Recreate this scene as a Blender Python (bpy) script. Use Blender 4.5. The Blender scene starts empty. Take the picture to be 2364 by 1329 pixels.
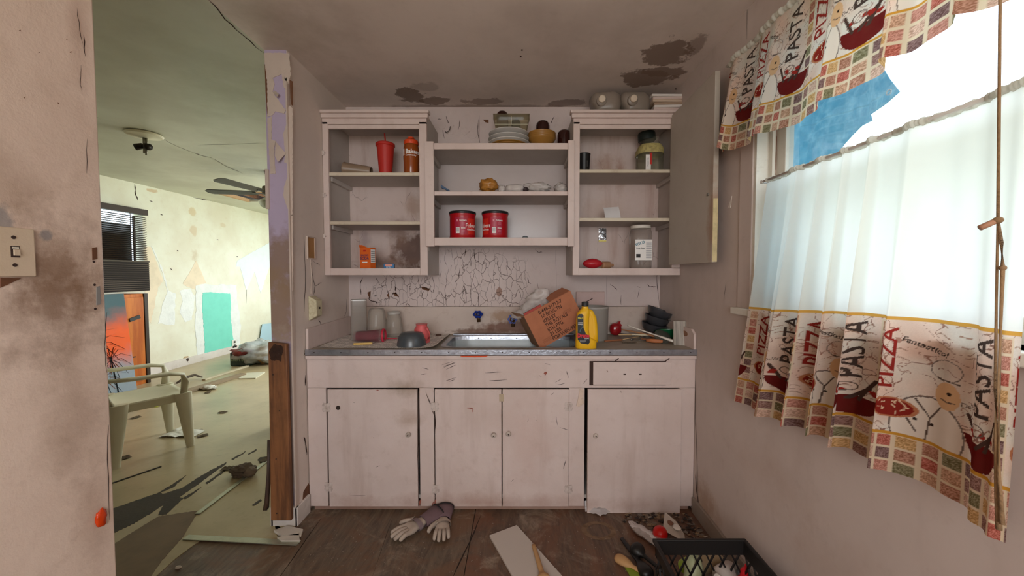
import bpy, math, random
import numpy as np
from mathutils import Vector, Matrix, noise as mnoise
random.seed(7)
SC = bpy.context.scene
C = SC.collection
PI = math.pi
# ---------------------------------------------------------------- camera
F, TH, H, CX, CY = 880.0, math.radians(2.2), 1.33, 1195.0, 664.5
cam_d = bpy.data.cameras.new('camera'); cam = bpy.data.objects.new('camera', cam_d); C.objects.link(cam)
cam.location = (0, 0, H); cam.rotation_euler = (PI/2 - TH, 0, 0)
cam_d.sensor_width = 36.0; cam_d.lens = 36.0*F/2364.0
cam_d.shift_x = -(CX-1182.0)/2364.0
cam_d.clip_start = 0.02
SC.camera = cam
# ---------------------------------------------------------------- view, world, daylight
vs = SC.view_settings
vs.view_transform = 'Standard'; vs.look = 'None'; vs.gamma = 1.0; vs.use_curve_mapping = False
vs.exposure = 0.0
def lin(r, g, b, a=1.0):
    f = lambda c: (c/255/12.92 if c/255 <= .04045 else ((c/255+.055)/1.055)**2.4)
    return (f(r), f(g), f(b), a)
W = bpy.data.worlds.new('sky'); SC.world = W; W.use_nodes = True
bg = W.node_tree.nodes['Background']; bg.inputs[0].default_value = (0.76, 0.90, 1.0, 1); bg.inputs[1].default_value = 5.0
def area(name, loc, rot, sx, sy, power, col):
    l = bpy.data.lights.new(name, 'AREA'); l.shape = 'RECTANGLE'; l.size = sx; l.size_y = sy; l.energy = power; l.color = col
    o = bpy.data.objects.new(name, l); C.objects.link(o); o.location = loc; o.rotation_euler = rot; return o
# added rear fill lamp, unseen and brighter than the sky; daylight by the curtained window and the next room's windows
area('rear_fill_lamp', (-0.10, -1.72, 1.55), (PI/2+.18, 0, 0), 1.5, 1.3, 32, (1.0, 0.93, 0.865))
portal = area('kitchen_window_portal', (1.13, 1.01, 1.69), (0, PI/2, 0), 1.02, 1.18, 1, (1, 1, 1)); portal.data.cycles.is_portal = True
area('next_room_daylight', (-1.42, 5.3, 1.55), (0, PI/2, 0), 1.3, 2.0, 46, (0.98, 1.0, 0.94))
area('next_room_end_daylight', (-3.1, 8.02, 1.5), (-PI/2, 0, 0), 2.0, 1.3, 16, (0.90, 0.98, 1.0))
# ---------------------------------------------------------------- helpers
def at(px, py, X=None, Y=None, Z=None):
    dx = (px-CX)/F; dy = -(py-CY)/F
    d = Vector((dx, math.cos(TH)+dy*math.sin(TH), -math.sin(TH)+dy*math.cos(TH)))
    t = X/d.x if X is not None else (Y/d.y if Y is not None else (Z-H)/d.z)
    return Vector((0, 0, H)) + d*t
class MB:
    def __init__(s): s.v = []; s.f = []; s.uv = None
    def add(s, vs, fs):
        n = len(s.v); s.v += [tuple(v) for v in vs]; s.f += [tuple(i+n for i in f) for f in fs]; return s
    def box(s, x0, x1, y0, y1, z0, z1):
        if x0 > x1: x0, x1 = x1, x0
        if y0 > y1: y0, y1 = y1, y0
        if z0 > z1: z0, z1 = z1, z0
        return s.add([(x0,y0,z0),(x1,y0,z0),(x1,y1,z0),(x0,y1,z0),(x0,y0,z1),(x1,y0,z1),(x1,y1,z1),(x0,y1,z1)],
              [(0,3,2,1),(4,5,6,7),(0,1,5,4),(1,2,6,5),(2,3,7,6),(3,0,4,7)])
    def lathe(s, prof, seg=28, c=(0,0,0), sy=1.0, sq=None):
        vs = []; n = len(prof)
        for r, z in prof:
            for k in range(seg):
                a = 2*PI*k/seg; ca, sa = math.cos(a), math.sin(a)
                if sq:
                    m = (abs(ca)**sq + abs(sa)**sq)**(-1.0/sq); ca *= m; sa *= m
                vs.append((c[0]+r*ca, c[1]+r*sa*sy, c[2]+z))
        fs = [(i*seg+k, i*seg+(k+1) % seg, (i+1)*seg+(k+1) % seg, (i+1)*seg+k) for i in range(n-1) for k in range(seg)]
        fs.append(tuple(reversed(range(seg)))); fs.append(tuple((n-1)*seg+k for k in range(seg)))
        return s.add(vs, fs)
    def shell(s, prof, seg=28, c=(0,0,0), sq=None):      # open surface of revolution (no caps)
        vs = []; n = len(prof)
        for r, z in prof:
            for k in range(seg):
                a = 2*PI*k/seg; ca, sa = math.cos(a), math.sin(a)
                if sq:
                    m = (abs(ca)**sq + abs(sa)**sq)**(-1.0/sq); ca *= m; sa *= m
                vs.append((c[0]+r*ca, c[1]+r*sa, c[2]+z))
        return s.add(vs, [(i*seg+k, i*seg+(k+1) % seg, (i+1)*seg+(k+1) % seg, (i+1)*seg+k) for i in range(n-1) for k in range(seg)])
    def tube(s, pts, rad, seg=8, flat=1.0, cap=True):
        pts = [Vector(p) for p in pts]; n = len(pts)
        if not hasattr(rad, '__len__'): rad = [rad]*n
        vs = []; up = Vector((0, 0, 1))
        for i, p in enumerate(pts):
            d = (pts[min(i+1, n-1)]-pts[max(i-1, 0)]).normalized()
            a = d.cross(up); a = d.cross(Vector((0, 1, 0))) if a.length < .05 else a
            a.normalize(); b = a.cross(d).normalized()
            for k in range(seg):
                t = 2*PI*k/seg; vs.append(p + a*math.cos(t)*rad[i] + b*math.sin(t)*rad[i]*flat)
        fs = [(i*seg+k, i*seg+(k+1) % seg, (i+1)*seg+(k+1) % seg, (i+1)*seg+k) for i in range(n-1) for k in range(seg)]
        if cap: fs += [tuple(reversed(range(seg))), tuple((n-1)*seg+k for k in range(seg))]
        return s.add(vs, fs)
    def bar(s, a, b, w, h, up=(0,0,1)):                  # rectangular bar from a to b
        a, b = Vector(a), Vector(b); d = (b-a).normalized(); u = Vector(up)
        x = d.cross(u)
        if x.length < .01: x = d.cross(Vector((0,1,0)))
        x.normalize(); y = x.cross(d).normalized()
        vs = [p + x*sx*w/2 + y*sy*h/2 for p in (a, b) for sx, sy in ((-1,-1),(1,-1),(1,1),(-1,1))]
        return s.add(vs, [(0,1,2,3),(7,6,5,4),(0,4,5,1),(1,5,6,2),(2,6,7,3),(3,7,4,0)])
    def prism(s, pts, off):                              # planar polygon pts (3D) extruded by vector off
        n = len(pts); off = Vector(off); p2 = [Vector(p)+off for p in pts]
        return s.add([*map(Vector, pts), *p2], [tuple(reversed(range(n))), tuple(range(n, 2*n))] + [(i, (i+1) % n, n+(i+1) % n, n+i) for i in range(n)])
    def grid(s, fn, nu, nv):
        vs = [fn(i/nu, j/nv) for j in range(nv+1) for i in range(nu+1)]
        return s.add(vs, [(j*(nu+1)+i, j*(nu+1)+i+1, (j+1)*(nu+1)+i+1, (j+1)*(nu+1)+i) for j in range(nv) for i in range(nu)])
    def blob(s, c, r, p=2.0, nz=0.0, fq=3.0, seg=20, rings=12, seed=0):   # superellipsoid with crumple
        vs = []
        sg = lambda x, e: math.copysign(abs(x)**e, x)
        for j in range(rings+1):
            ph = -PI/2 + PI*j/rings
            for k in range(seg):
                t = 2*PI*k/seg; e = 2.0/p
                v = Vector((sg(math.cos(ph), e)*sg(math.cos(t), e), sg(math.cos(ph), e)*sg(math.sin(t), e), sg(math.sin(ph), e)))
                m = 1 + nz*mnoise.noise(v*fq + Vector((seed*3.1, seed*1.7, seed)))
                vs.append((c[0]+v.x*r[0]*m, c[1]+v.y*r[1]*m, c[2]+v.z*r[2]*m))
        return s.add(vs, [(j*seg+k, j*seg+(k+1) % seg, (j+1)*seg+(k+1) % seg, (j+1)*seg+k) for j in range(rings) for k in range(seg)])
    def xf(s, M): s.v = [tuple(M @ Vector(v)) for v in s.v]; return s
    def build(s, name, m, parent=None, smooth=False, bevel=0, thick=0, sub=0, auto=None):
        me = bpy.data.meshes.new(name); me.from_pydata(s.v, [], s.f); me.validate()
        o = bpy.data.objects.new(name, me); C.objects.link(o)
        if m is not None: me.materials.append(m)
        if smooth: me.polygons.foreach_set('use_smooth', [True]*len(me.polygons))
        if parent is not None: o.parent = parent
        if thick:
            md = o.modifiers.new('solid', 'SOLIDIFY'); md.thickness = thick; md.offset = 0
        if bevel:
            md = o.modifiers.new('bevel', 'BEVEL'); md.width = bevel; md.segments = 2; md.limit_method = 'ANGLE'
        if sub:
            md = o.modifiers.new('sub', 'SUBSURF'); md.levels = sub; md.render_levels = sub
        if auto and smooth:
            me.set_sharp_from_angle(angle=math.radians(auto))
        return o
def tag(o, label=None, cat=None, group=None, kind=None):
    if label: o['label'] = label
    if cat: o['category'] = cat
    if group: o['group'] = group
    if kind: o['kind'] = kind
    return o
def thing(name, label, cat, loc=(0,0,0), rot=(0,0,0), group=None):
    o = bpy.data.objects.new(name, None); C.objects.link(o); o.location = loc; o.rotation_euler = rot
    o.empty_display_size = .05
    return tag(o, label, cat, group)
def B(*a): return MB().box(*a)
def place(o, loc, rot=(0,0,0)): o.location = loc; o.rotation_euler = rot; return o
TXT = {}
def text_mesh(s, size=1.0, bold=0.0, align='CENTER', sx=1.0):
    k = (s, size, bold, align, sx)
    cu = bpy.data.curves.new('t', 'FONT'); cu.body = s; cu.size = size; cu.offset = bold*size; cu.align_x = align; cu.align_y = 'CENTER'; cu.resolution_u = 3
    ob = bpy.data.objects.new('t', cu); C.objects.link(ob)
    dg = bpy.context.evaluated_depsgraph_get(); me = bpy.data.meshes.new_from_object(ob.evaluated_get(dg))
    vs = [Vector((v.co.x*sx, v.co.y, 0)) for v in me.vertices]; fs = [tuple(p.vertices) for p in me.polygons]
    bpy.data.objects.remove(ob); bpy.data.curves.remove(cu); bpy.data.meshes.remove(me)
    return vs, fs
def text(name, s, m, parent, M, size, sx=1.0, bold=0.0, align='CENTER', bend=None, dx=0.0):
    """lettering: flat text drawn in its own xy plane, optionally bent round a vertical cylinder, then moved by M"""
    vs, fs = text_mesh(s, size, bold, align, sx); vs = [v+Vector((dx,0,0)) for v in vs]
    if bend: vs = [Vector((bend*math.sin(v.x/bend), v.y, bend*math.cos(v.x/bend)-bend)) for v in vs]
    mb = MB(); mb.add([M @ v for v in vs], fs)
    return mb.build(name, m, parent)
def FRONT(x, y, z): # text plane facing -Y (towards the camera)
    return Matrix.Translation((x, y, z)) @ Matrix.Rotation(PI/2, 4, 'X')
# ---------------------------------------------------------------- materials
class NT:
    def __init__(s, name):
        s.m = bpy.data.materials.new(name); s.m.use_nodes = True; s.t = s.m.node_tree
        s.bsdf = s.t.nodes['Principled BSDF']; s.out = s.t.nodes['Material Output']
    def n(s, typ, **kw):
        o = s.t.nodes.new(typ)
        for k, v in kw.items():
            if k[0] == 'i' and k[1:].isdigit(): o.inputs[int(k[1:])].default_value = v
            else: setattr(o, k, v)
        return o
    def l(s, a, b): s.t.links.new(a, b)
    def math(s, op, a, b=None, clamp=False):
        o = s.n('ShaderNodeMath', operation=op, use_clamp=clamp)
        for i, v in enumerate((a, b)):
            if v is None: continue
            if isinstance(v, (int, float)): o.inputs[i].default_value = v
            else: s.l(v, o.inputs[i])
        return o.outputs[0]
    def mix(s, fac, a, b, blend='MIX'):
        o = s.n('ShaderNodeMix', data_type='RGBA', blend_type=blend)
        for i, v in ((0, fac), (6, a), (7, b)):
            if isinstance(v, (int, float, tuple)): o.inputs[i].default_value = v
            else: s.l(v, o.inputs[i])
        return o.outputs[2]
    def coord(s, world=False):
        if world: return s.n('ShaderNodeNewGeometry').outputs['Position']
        return s.n('ShaderNodeTexCoord').outputs['Object']
    def noise(s, co, scale, detail=4, rough=.55, dist=0.0, stretch=None):
        if stretch:
            mp = s.n('ShaderNodeMapping'); mp.inputs['Scale'].default_value = stretch; s.l(co, mp.inputs['Vector']); co = mp.outputs[0]
        o = s.n('ShaderNodeTexNoise'); o.inputs['Scale'].default_value = scale; o.inputs['Detail'].default_value = detail
        o.inputs['Roughness'].default_value = rough; o.inputs['Distortion'].default_value = dist; s.l(co, o.inputs['Vector'])
        return o.outputs['Fac']
    def ramp(s, v, lo, hi):
        o = s.n('ShaderNodeMapRange', interpolation_type='SMOOTHSTEP'); s.l(v, o.inputs[0])
        o.inputs[1].default_value = lo; o.inputs[2].default_value = hi; return o.outputs[0]
MATS = {}
def mat(name, col, rough=.55, metal=0.0, var=0.0, vs=8.0, var_col=None, bump=0.0, bs=60.0, spec=.4, stretch=None):
    if name in MATS: return MATS[name]
    t = NT(name); b = t.bsdf; b.inputs['Roughness'].default_value = rough; b.inputs['Metallic'].default_value = metal
    b.inputs['Specular IOR Level'].default_value = spec
    co = t.coord()
    dark = var_col or tuple(c*.6 for c in col[:3])+(1,)
    fac = t.math('MULTIPLY', t.ramp(t.noise(co, vs, 5, .6, stretch=stretch), .38, .72), max(var, .04))
    t.l(t.mix(fac, col, dark), b.inputs['Base Color'])
    if bump:
        bp = t.n('ShaderNodeBump'); bp.inputs['Strength'].default_value = bump; bp.inputs['Distance'].default_value = .01
        t.l(t.noise(co, bs, 4), bp.inputs['Height']); t.l(bp.outputs[0], b.inputs['Normal'])
    MATS[name] = t.m; return t.m
def paint(name, base, stains=(), grime=.25, gcol=lin(120,92,75), patch=.12, crack=0.0, crack_scale=22, cmask=(.48,.62), crack_w=.012, chips=0.0, chip_col=lin(110,75,55), bump=.12, rough=.55, streak=0.0, zone=None):
    """old wall paint: cloudy tone, grime, stains at their places (centre, radii, colour, hardness, amount), crazed cracks, chips"""
    if name in MATS: return MATS[name]
    t = NT(name); b = t.bsdf; co = t.coord(True); b.inputs['Roughness'].default_value = rough; b.inputs['Specular IOR Level'].default_value = .35
    big = t.noise(co, 1.7, 5, .6)
    c = t.mix(t.math('MULTIPLY', t.ramp(big, .35, .7), patch), base, gcol)
    fine = t.noise(co, 14, 8, .7)
    c = t.mix(t.math('MULTIPLY', t.ramp(fine, .52, .78), grime), c, gcol)
    if streak:
        st = t.noise(co, 9, 5, .6, stretch=(1, 1, .12)); c = t.mix(t.math('MULTIPLY', t.ramp(st, .5, .75), streak), c, gcol)
    if stains:
        wn = t.noise(co, 9, 7, .68)
        for (cx, cy, cz), (rx, ry, rz), sc, hard, amt in stains:
            sb = t.n('ShaderNodeVectorMath', operation='SUBTRACT'); t.l(co, sb.inputs[0]); sb.inputs[1].default_value = (cx, cy, cz)
            dv = t.n('ShaderNodeVectorMath', operation='DIVIDE'); t.l(sb.outputs[0], dv.inputs[0]); dv.inputs[1].default_value = (rx, ry, rz)
            ln = t.n('ShaderNodeVectorMath', operation='LENGTH'); t.l(dv.outputs[0], ln.inputs[0])
            e = t.math('ADD', t.math('SUBTRACT', 1.0, ln.outputs['Value']), t.math('MULTIPLY', t.math('SUBTRACT', wn, .5), 2.2))
            mk = t.math('MULTIPLY', t.math('MULTIPLY', e, hard, True), amt)
            c = t.mix(mk, c, sc)
    h = fine
    if crack:
        ds = t.n('ShaderNodeTexNoise'); ds.inputs['Scale'].default_value = 16; t.l(co, ds.inputs['Vector'])
        ad = t.n('ShaderNodeVectorMath', operation='MULTIPLY_ADD'); t.l(ds.outputs['Color'], ad.inputs[0]); ad.inputs[1].default_value = (.05,.05,.05); t.l(co, ad.inputs[2])
        mp = t.n('ShaderNodeMapping'); mp.inputs['Scale'].default_value = (1.0, 1.0, .5); t.l(ad.outputs[0], mp.inputs[0])
        vo = t.n('ShaderNodeTexVoronoi', feature='DISTANCE_TO_EDGE'); vo.inputs['Scale'].default_value = crack_scale; t.l(mp.outputs[0], vo.inputs['Vector'])
        ck = t.math('SUBTRACT', 1.0, t.ramp(vo.outputs['Distance'], 0.0, crack_w*2.2))
        reg = t.ramp(t.noise(co, 5.5, 3, .5), *cmask)
        if zone:
            zs = t.n('ShaderNodeVectorMath', operation='SUBTRACT'); t.l(co, zs.inputs[0]); zs.inputs[1].default_value = zone[0]
            zd = t.n('ShaderNodeVectorMath', operation='DIVIDE'); t.l(zs.outputs[0], zd.inputs[0]); zd.inputs[1].default_value = zone[1]
            zl = t.n('ShaderNodeVectorMath', operation='LENGTH'); t.l(zd.outputs[0], zl.inputs[0])
            reg = t.math('MULTIPLY', reg, t.math('SUBTRACT', 1.0, t.ramp(zl.outputs['Value'], .75, 1.1)))
        ck = t.math('MULTIPLY', ck, reg)
        c = t.mix(t.math('MULTIPLY', ck, crack), c, lin(74,52,44))
        h = t.math('SUBTRACT', fine, t.math('MULTIPLY', ck, 2.0))
    if chips:
        cn = t.noise(co, 11, 6, .72, dist=.6)
        mk = t.ramp(cn, .70-chips*.12, .72-chips*.12); c = t.mix(mk, c, chip_col)
        h = t.math('SUBTRACT', h, t.math('MULTIPLY', mk, 1.2))
    t.l(c, b.inputs['Base Color'])
    if bump:
        bp = t.n('ShaderNodeBump'); bp.inputs['Strength'].default_value = bump; bp.inputs['Distance'].default_value = .006
        t.l(h, bp.inputs['Height']); t.l(bp.outputs[0], b.inputs['Normal'])
    MATS[name] = t.m; return t.m
def glassy(name, tint=(.95,.96,.95), haze=.06, hazecol=(.8,.8,.75,1), rough=.03, refl=1.0):
    """thin-walled clear glass or plastic: tinted see-through, fresnel sheen, a little dust"""
    if name in MATS: return MATS[name]
    t = NT(name); tr = t.n('ShaderNodeBsdfTransparent'); tr.inputs[0].default_value = tint+(1,)
    gl = t.n('ShaderNodeBsdfGlossy'); gl.inputs['Roughness'].default_value = rough
    df = t.n('ShaderNodeBsdfDiffuse'); df.inputs[0].default_value = hazecol
    lw = t.n('ShaderNodeLayerWeight'); lw.inputs[0].default_value = .25
    nz = t.noise(t.coord(), 18, 5)
    m1 = t.n('ShaderNodeMixShader'); t.l(t.math('MULTIPLY', t.math('ADD', nz, .5), haze), m1.inputs[0]); t.l(tr.outputs[0], m1.inputs[1]); t.l(df.outputs[0], m1.inputs[2])
    m2 = t.n('ShaderNodeMixShader'); t.l(t.math('MULTIPLY', lw.outputs['Fresnel'], refl*.6, True), m2.inputs[0]); t.l(m1.outputs[0], m2.inputs[1]); t.l(gl.outputs[0], m2.inputs[2])
    t.l(m2.outputs[0], t.out.inputs[0]); MATS[name] = t.m; return t.m
def cloth(name, col, trans=.45, attr=None, var=.1):
    if name in MATS: return MATS[name]
    t = NT(name); df = t.n('ShaderNodeBsdfDiffuse'); tl = t.n('ShaderNodeBsdfTranslucent')
    if attr:
        a = t.n('ShaderNodeVertexColor', layer_name=attr); c = a.outputs['Color']
    else: c = col
    c = t.mix(t.math('MULTIPLY', t.noise(t.coord(), 30, 5), var), c, lin(150,120,95))
    t.l(c, df.inputs[0]); t.l(c, tl.inputs[0])
    mx = t.n('ShaderNodeMixShader'); mx.inputs[0].default_value = trans; t.l(df.outputs[0], mx.inputs[1]); t.l(tl.outputs[0], mx.inputs[2])
    t.l(mx.outputs[0], t.out.inputs[0]); MATS[name] = t.m; return t.m
def woodmat(name, c1, c2, scale=6.0, axis='Z', rough=.6, spots=None, bump=.1):
    if name in MATS: return MATS[name]
    t = NT(name); b = t.bsdf; co = t.coord(); b.inputs['Roughness'].default_value = rough
    st = {'X': (.08,1,1), 'Y': (1,.08,1), 'Z': (1,1,.08)}[axis]
    n = t.noise(co, scale*6, 6, .65, .5, stretch=st); n2 = t.noise(co, scale*.8, 5, .6)
    c = t.mix(t.ramp(n, .35, .68), c1, c2); c = t.mix(t.math('MULTIPLY', t.ramp(n2, .45, .7), .5), c, spots or c2)
    t.l(c, b.inputs['Base Color'])
    bp = t.n('ShaderNodeBump'); bp.inputs['Strength'].default_value = bump; bp.inputs['Distance'].default_value = .004
    t.l(n, bp.inputs['Height']); t.l(bp.outputs[0], b.inputs['Normal']); MATS[name] = t.m; return t.m
# ================================================================ the setting
XL, XR, YB, ZC = -1.17, 0.985, 2.64, 2.46
XP = -1.285                      # far face of the partition
XF, YF = -4.80, 8.0              # next room's far side wall and end wall
YR = -1.80
KW = lin(206,190,182)            # kitchen wall paint
def S(o): return tag(o, kind='structure')
def cz(px, py): p = at(px, py, Z=ZC); return (p.x, p.y, p.z)
BRN, PEEL = lin(112,84,66), lin(128,104,92)
m_wall = paint('kitchen_wall_paint', lin(202,186,177), grime=.16, patch=.18, streak=.10, bump=.06,
    stains=[((XR,1.45,.55),(.2,.3,.16),lin(165,135,115),.7,.4), ((XR,1.1,.35),(.3,.35,.2),lin(170,140,120),.6,.45), ((XR,1.95,.12),(.1,.16,.14),lin(150,115,85),1.4,.6)])
sw = at(40, 580, X=XL)
m_wall_near = paint('near_wall_paint', lin(240,216,198), grime=.25, gcol=lin(170,136,108), patch=.28, bump=.5, rough=.5,
    stains=[((XL,.98,1.36),(.2,.13,.17),lin(134,100,72),1.2,.7), ((XL,.96,1.24),(.2,.15,.16),lin(126,92,66),1.3,.65), ((XL,1.0,1.0),(.2,.1,.3),lin(140,108,80),.8,.55), ((XL,.9,1.52),(.2,.10,.10),lin(150,118,92),.9,.5),
            ((XL,.86,1.44),(.2,.035,.05),lin(150,142,138),3,.8), ((XL,.95,1.425),(.2,.018,.018),lin(140,134,132),3,.8), ((XL,1.03,.65),(.2,.06,.2),lin(165,130,108),.9,.5),
            ((XL,1.04,2.0),(.2,.03,.3),lin(176,140,120),.9,.4)])
m_wall_back = paint('crazed_wall_paint', lin(212,194,188), grime=.18, patch=.2, crack=.80, crack_scale=23, cmask=(.42,.54), crack_w=.016, bump=.35, zone=((-.42,YB,1.22),(.62,.5,.30)),
    stains=[((.02,YB,1.03),(.3,.2,.07),lin(120,84,64),3,.8),((-.13,YB,1.2),(.022,.2,.035),lin(150,112,94),6,.9)])
m_wall_left2 = paint('left_return_paint', lin(226,210,199), grime=.10, patch=.12, bump=.12,
    stains=[((XL,2.0,1.3),(.2,.03,.4),lin(178,146,120),.6,.35)])
m_ceil = paint('kitchen_ceiling_paint', lin(228,212,202), grime=.10, patch=.25, bump=.08, rough=.5, stains=[
    (cz(1538,125),(.13,.13,.3),PEEL,9,.85), (cz(1490,180),(.15,.10,.3),PEEL,9,.85), (cz(1530,165),(.13,.06,.3),PEEL,9,.85), (cz(1605,105),(.05,.10,.3),PEEL,6,.6),
    (cz(946,222),(.10,.10,.3),BRN,9,.8), (cz(1005,232),(.10,.06,.3),BRN,9,.75), (cz(1120,234),(.14,.05,.3),PEEL,7,.7), (cz(1315,238),(.14,.05,.3),PEEL,8,.75), (cz(1430,243),(.12,.04,.3),PEEL,8,.7),
    (cz(1100,246),(.8,.035,.3),PEEL,2,.6), (cz(980,200),(.09,.06,.3),PEEL,4,.35), (cz(640,60),(.3,.5,.3),lin(150,128,100),.6,.5)])
m_ceil2 = paint('next_room_ceiling_paint', lin(204,204,184), grime=.10, patch=.3, gcol=lin(140,130,100), bump=.10, rough=.4, stains=[(cz(540,230),(.5,.4,.3),lin(172,172,140),.8,.5), (cz(600,400),(.5,.25,.3),lin(130,125,100),.8,.5)])
m_wall_far = paint('next_room_wall_paint', lin(230,228,208), grime=.22, gcol=lin(190,165,125), patch=.3, bump=.1, stains=[
    (tuple(at(445,490,X=XF)),(.2,.07,.07),lin(205,175,120),3,.55),(tuple(at(447,530,X=XF)),(.2,.06,.1),lin(205,175,130),3,.5),(tuple(at(450,590,X=XF)),(.2,.07,.1),lin(195,170,130),2,.5),(tuple(at(515,520,X=XF)),(.2,.07,.04),lin(205,180,140),3,.5),(tuple(at(350,440,X=XF)),(.2,.1,.03),lin(200,160,110),4,.6)])
m_post = paint('bare_post_lilac', lin(186,168,190), grime=.15, patch=.1, bump=.15, stains=[((XL-.06,1.98,1.38),(.3,.4,.24),lin(140,112,88),1.4,.85),((XL-.06,1.98,1.15),(.3,.4,.26),lin(150,122,98),1.6,.9),((XL-.06,1.98,.5),(.3,.4,.55),lin(170,148,132),2,.9)])
m_cream_paint = paint('peeling_cream_paint', lin(206,186,172), grime=.2, patch=.2, bump=.15)
m_dark_gap = mat('dark_crack', lin(62,44,38), .9)
m_wood_gap = mat('bare_brown_wood', lin(112,72,48), .8, var=.5, vs=30)
m_white_trim = paint('white_trim_paint', lin(222,212,204), grime=.3, patch=.2, bump=.2, chips=.25, chip_col=lin(120,88,66))
# --- walls
wl = S(B(XP, XL, YR, 1.08, 0, ZC).build('wall_left', m_wall_near, bevel=.004))
wl2 = S(B(XP, XL, 1.98, YB+.12, 0, ZC).build('wall_left', m_wall_left2))
B(XP+.002, XL-.004, 1.976, 1.9802, 0, ZC).build('end_face', m_post, wl2)
wb = S(B(XP, XR+.13, YB, YB+.12, 0, ZC).build('wall_back', m_wall_back))
WY0, WY1, WZ0, WZ1 = .42, 1.60, 1.18, 2.20
mb = MB(); mb.box(XR, XR+.13, YR, WY0, 0, ZC); mb.box(XR, XR+.13, WY1, YB+.12, 0, ZC); mb.box(XR, XR+.13, WY0, WY1, 0, WZ0); mb.box(XR, XR+.13, WY0, WY1, WZ1, ZC)
wr = S(mb.build('wall_right', m_wall))
mb = MB(); mb.box(XF, XR+.13, YR-.12, YR, 0, .85); mb.box(XF, XR+.13, YR-.12, YR, 2.25, ZC); mb.box(XF, -.9, YR-.12, YR, .85, 2.25); mb.box(.7, XR+.13, YR-.12, YR, .85, 2.25)
S(mb.build('wall_rear', m_wall))
# next room: far side wall with its window, end wall and inner wall with daylight openings
BY0, BY1, BZ0, BZ1 = at(226,480,X=XF).y-.35, at(328,480,X=XF).y, at(300,602,X=XF).z, at(228,478,X=XF).z
mb = MB(); mb.box(XF-.12, XF, YR, BY0, 0, ZC); mb.box(XF-.12, XF, BY1, YF+.12, 0, ZC); mb.box(XF-.12, XF, BY0, BY1, 0, BZ0); mb.box(XF-.12, XF, BY0, BY1, BZ1, ZC)
wf = S(mb.build('wall_far', m_wall_far))
mb = MB(); mb.box(XF, XP, YF, YF+.12, 0, .8); mb.box(XF, XP, YF, YF+.12, 2.2, ZC); mb.box(XF, -4.2, YF, YF+.12, .8, 2.2); mb.box(-2.0, XP, YF, YF+.12, .8, 2.2)
S(mb.build('wall_end', m_wall_far))
mb = MB(); mb.box(XP-.03, XP+.09, YB+.12, 4.2, 0, ZC); mb.box(XP-.03, XP+.09, 6.4, YF+.12, 0, ZC); mb.box(XP-.03, XP+.09, 4.2, 6.4, 0, .8); mb.box(XP-.03, XP+.09, 4.2, 6.4, 2.25, ZC)
S(mb.build('wall_inner', m_wall_far))
# --- ceilings
S(B(XP, XR+.13, YR-.12, YB+.12, ZC, ZC+.1).build('ceiling', m_ceil))
# opening torn in the next room's ceiling
h0, h1, h2, h3 = at(528,457,Z=ZC), at(640,452,Z=ZC), at(640,470,Z=ZC), at(585,474,Z=ZC)
HX0, HX1, HY0, HY1 = -4.25, -3.45, 5.35, 6.05
mb = MB(); mb.box(XF-.12, HX0, YR-.12, YF+.12, ZC, ZC+.03); mb.box(HX1, XP, YR-.12, YF+.12, ZC, ZC+.03); mb.box(HX0, HX1, YR-.12, HY0, ZC, ZC+.03); mb.box(HX0, HX1, HY1, YF+.12, ZC, ZC+.03)
c2 = S(mb.build('ceiling', m_ceil2))
m_attic = mat('dark_attic', lin(60,42,30), .95, var=.4)
B(HX0-.8, HX1+.8, HY0-.8, HY1+.8, ZC+.17, ZC+.19).build('attic_light_block', m_attic, c2)  # dark board over the torn opening, widened to keep sky light out
for k in range(4):
    B(HX0+.1+k*.22, HX0+.14+k*.22, HY0-.3, HY1+.3, ZC+.05, ZC+.16).build('lath', woodmat('raw_lath', lin(150,100,62), lin(110,70,44)), c2)
B(HX0-.02, HX0+.03, HY0-.02, HY1+.02, ZC-.004, ZC+.04).build('torn_edge', mat('torn_tan', lin(196,160,120), .9), c2)
B(HX0, HX1, HY0-.02, HY0+.02, ZC-.004, ZC+.04).build('torn_edge', MATS['torn_tan'], c2)
# --- cracks (thin ragged gaps) --------------------------------------------------
def ribbon(mb, pts, w, n, lift=.0012):
    """a ragged gap along pts lying on a surface of normal n; w = half widths"""
    n = Vector(n); pts = [Vector(p) for p in pts]; L = []; R = []
    if not hasattr(w, '__len__'): w = [w*(.35 if i in (0, len(pts)-1) else random.uniform(.6, 1.5)) for i in range(len(pts))]
    for i, p in enumerate(pts):
        d = (pts[min(i+1, len(pts)-1)]-pts[max(i-1, 0)]).normalized(); s = n.cross(d).normalized()
        L.append(p+s*w[i]+n*lift); R.append(p-s*w[i]+n*lift)
    m = len(pts); mb.add(L+R, [(i, i+1, m+i+1, m+i) for i in range(m-1)])
def jag(pts, k=3, amp=.004):
    out = []
    for a, b in zip(pts[:-1], pts[1:]):
        a, b = Vector(a), Vector(b)
        for i in range(k): out.append(a.lerp(b, i/k) + (Vector((random.uniform(-1,1), random.uniform(-1,1), random.uniform(-1,1)))*amp if i else Vector()))
    return out+[Vector(pts[-1])]
def crackset(name, parent, plane, n, lines, w=.0014, m=None, amp=.003):
    mb = MB()
    for ln in lines:
        ww = w
        if isinstance(ln[0], (int, float)): ww = ln[0]; ln = ln[1:]
        pts = [at(x, y, **plane) for x, y in ln]
        ax = 'XYZ'.index(list(plane)[0]); pp = jag(pts, 3, amp)
        for p in pp: p[ax] = list(plane.values())[0]
        ribbon(mb, pp, ww, n)
    o = mb.build(name, m or m_dark_gap, parent); o['kind'] = 'stuff'; return o
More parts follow.
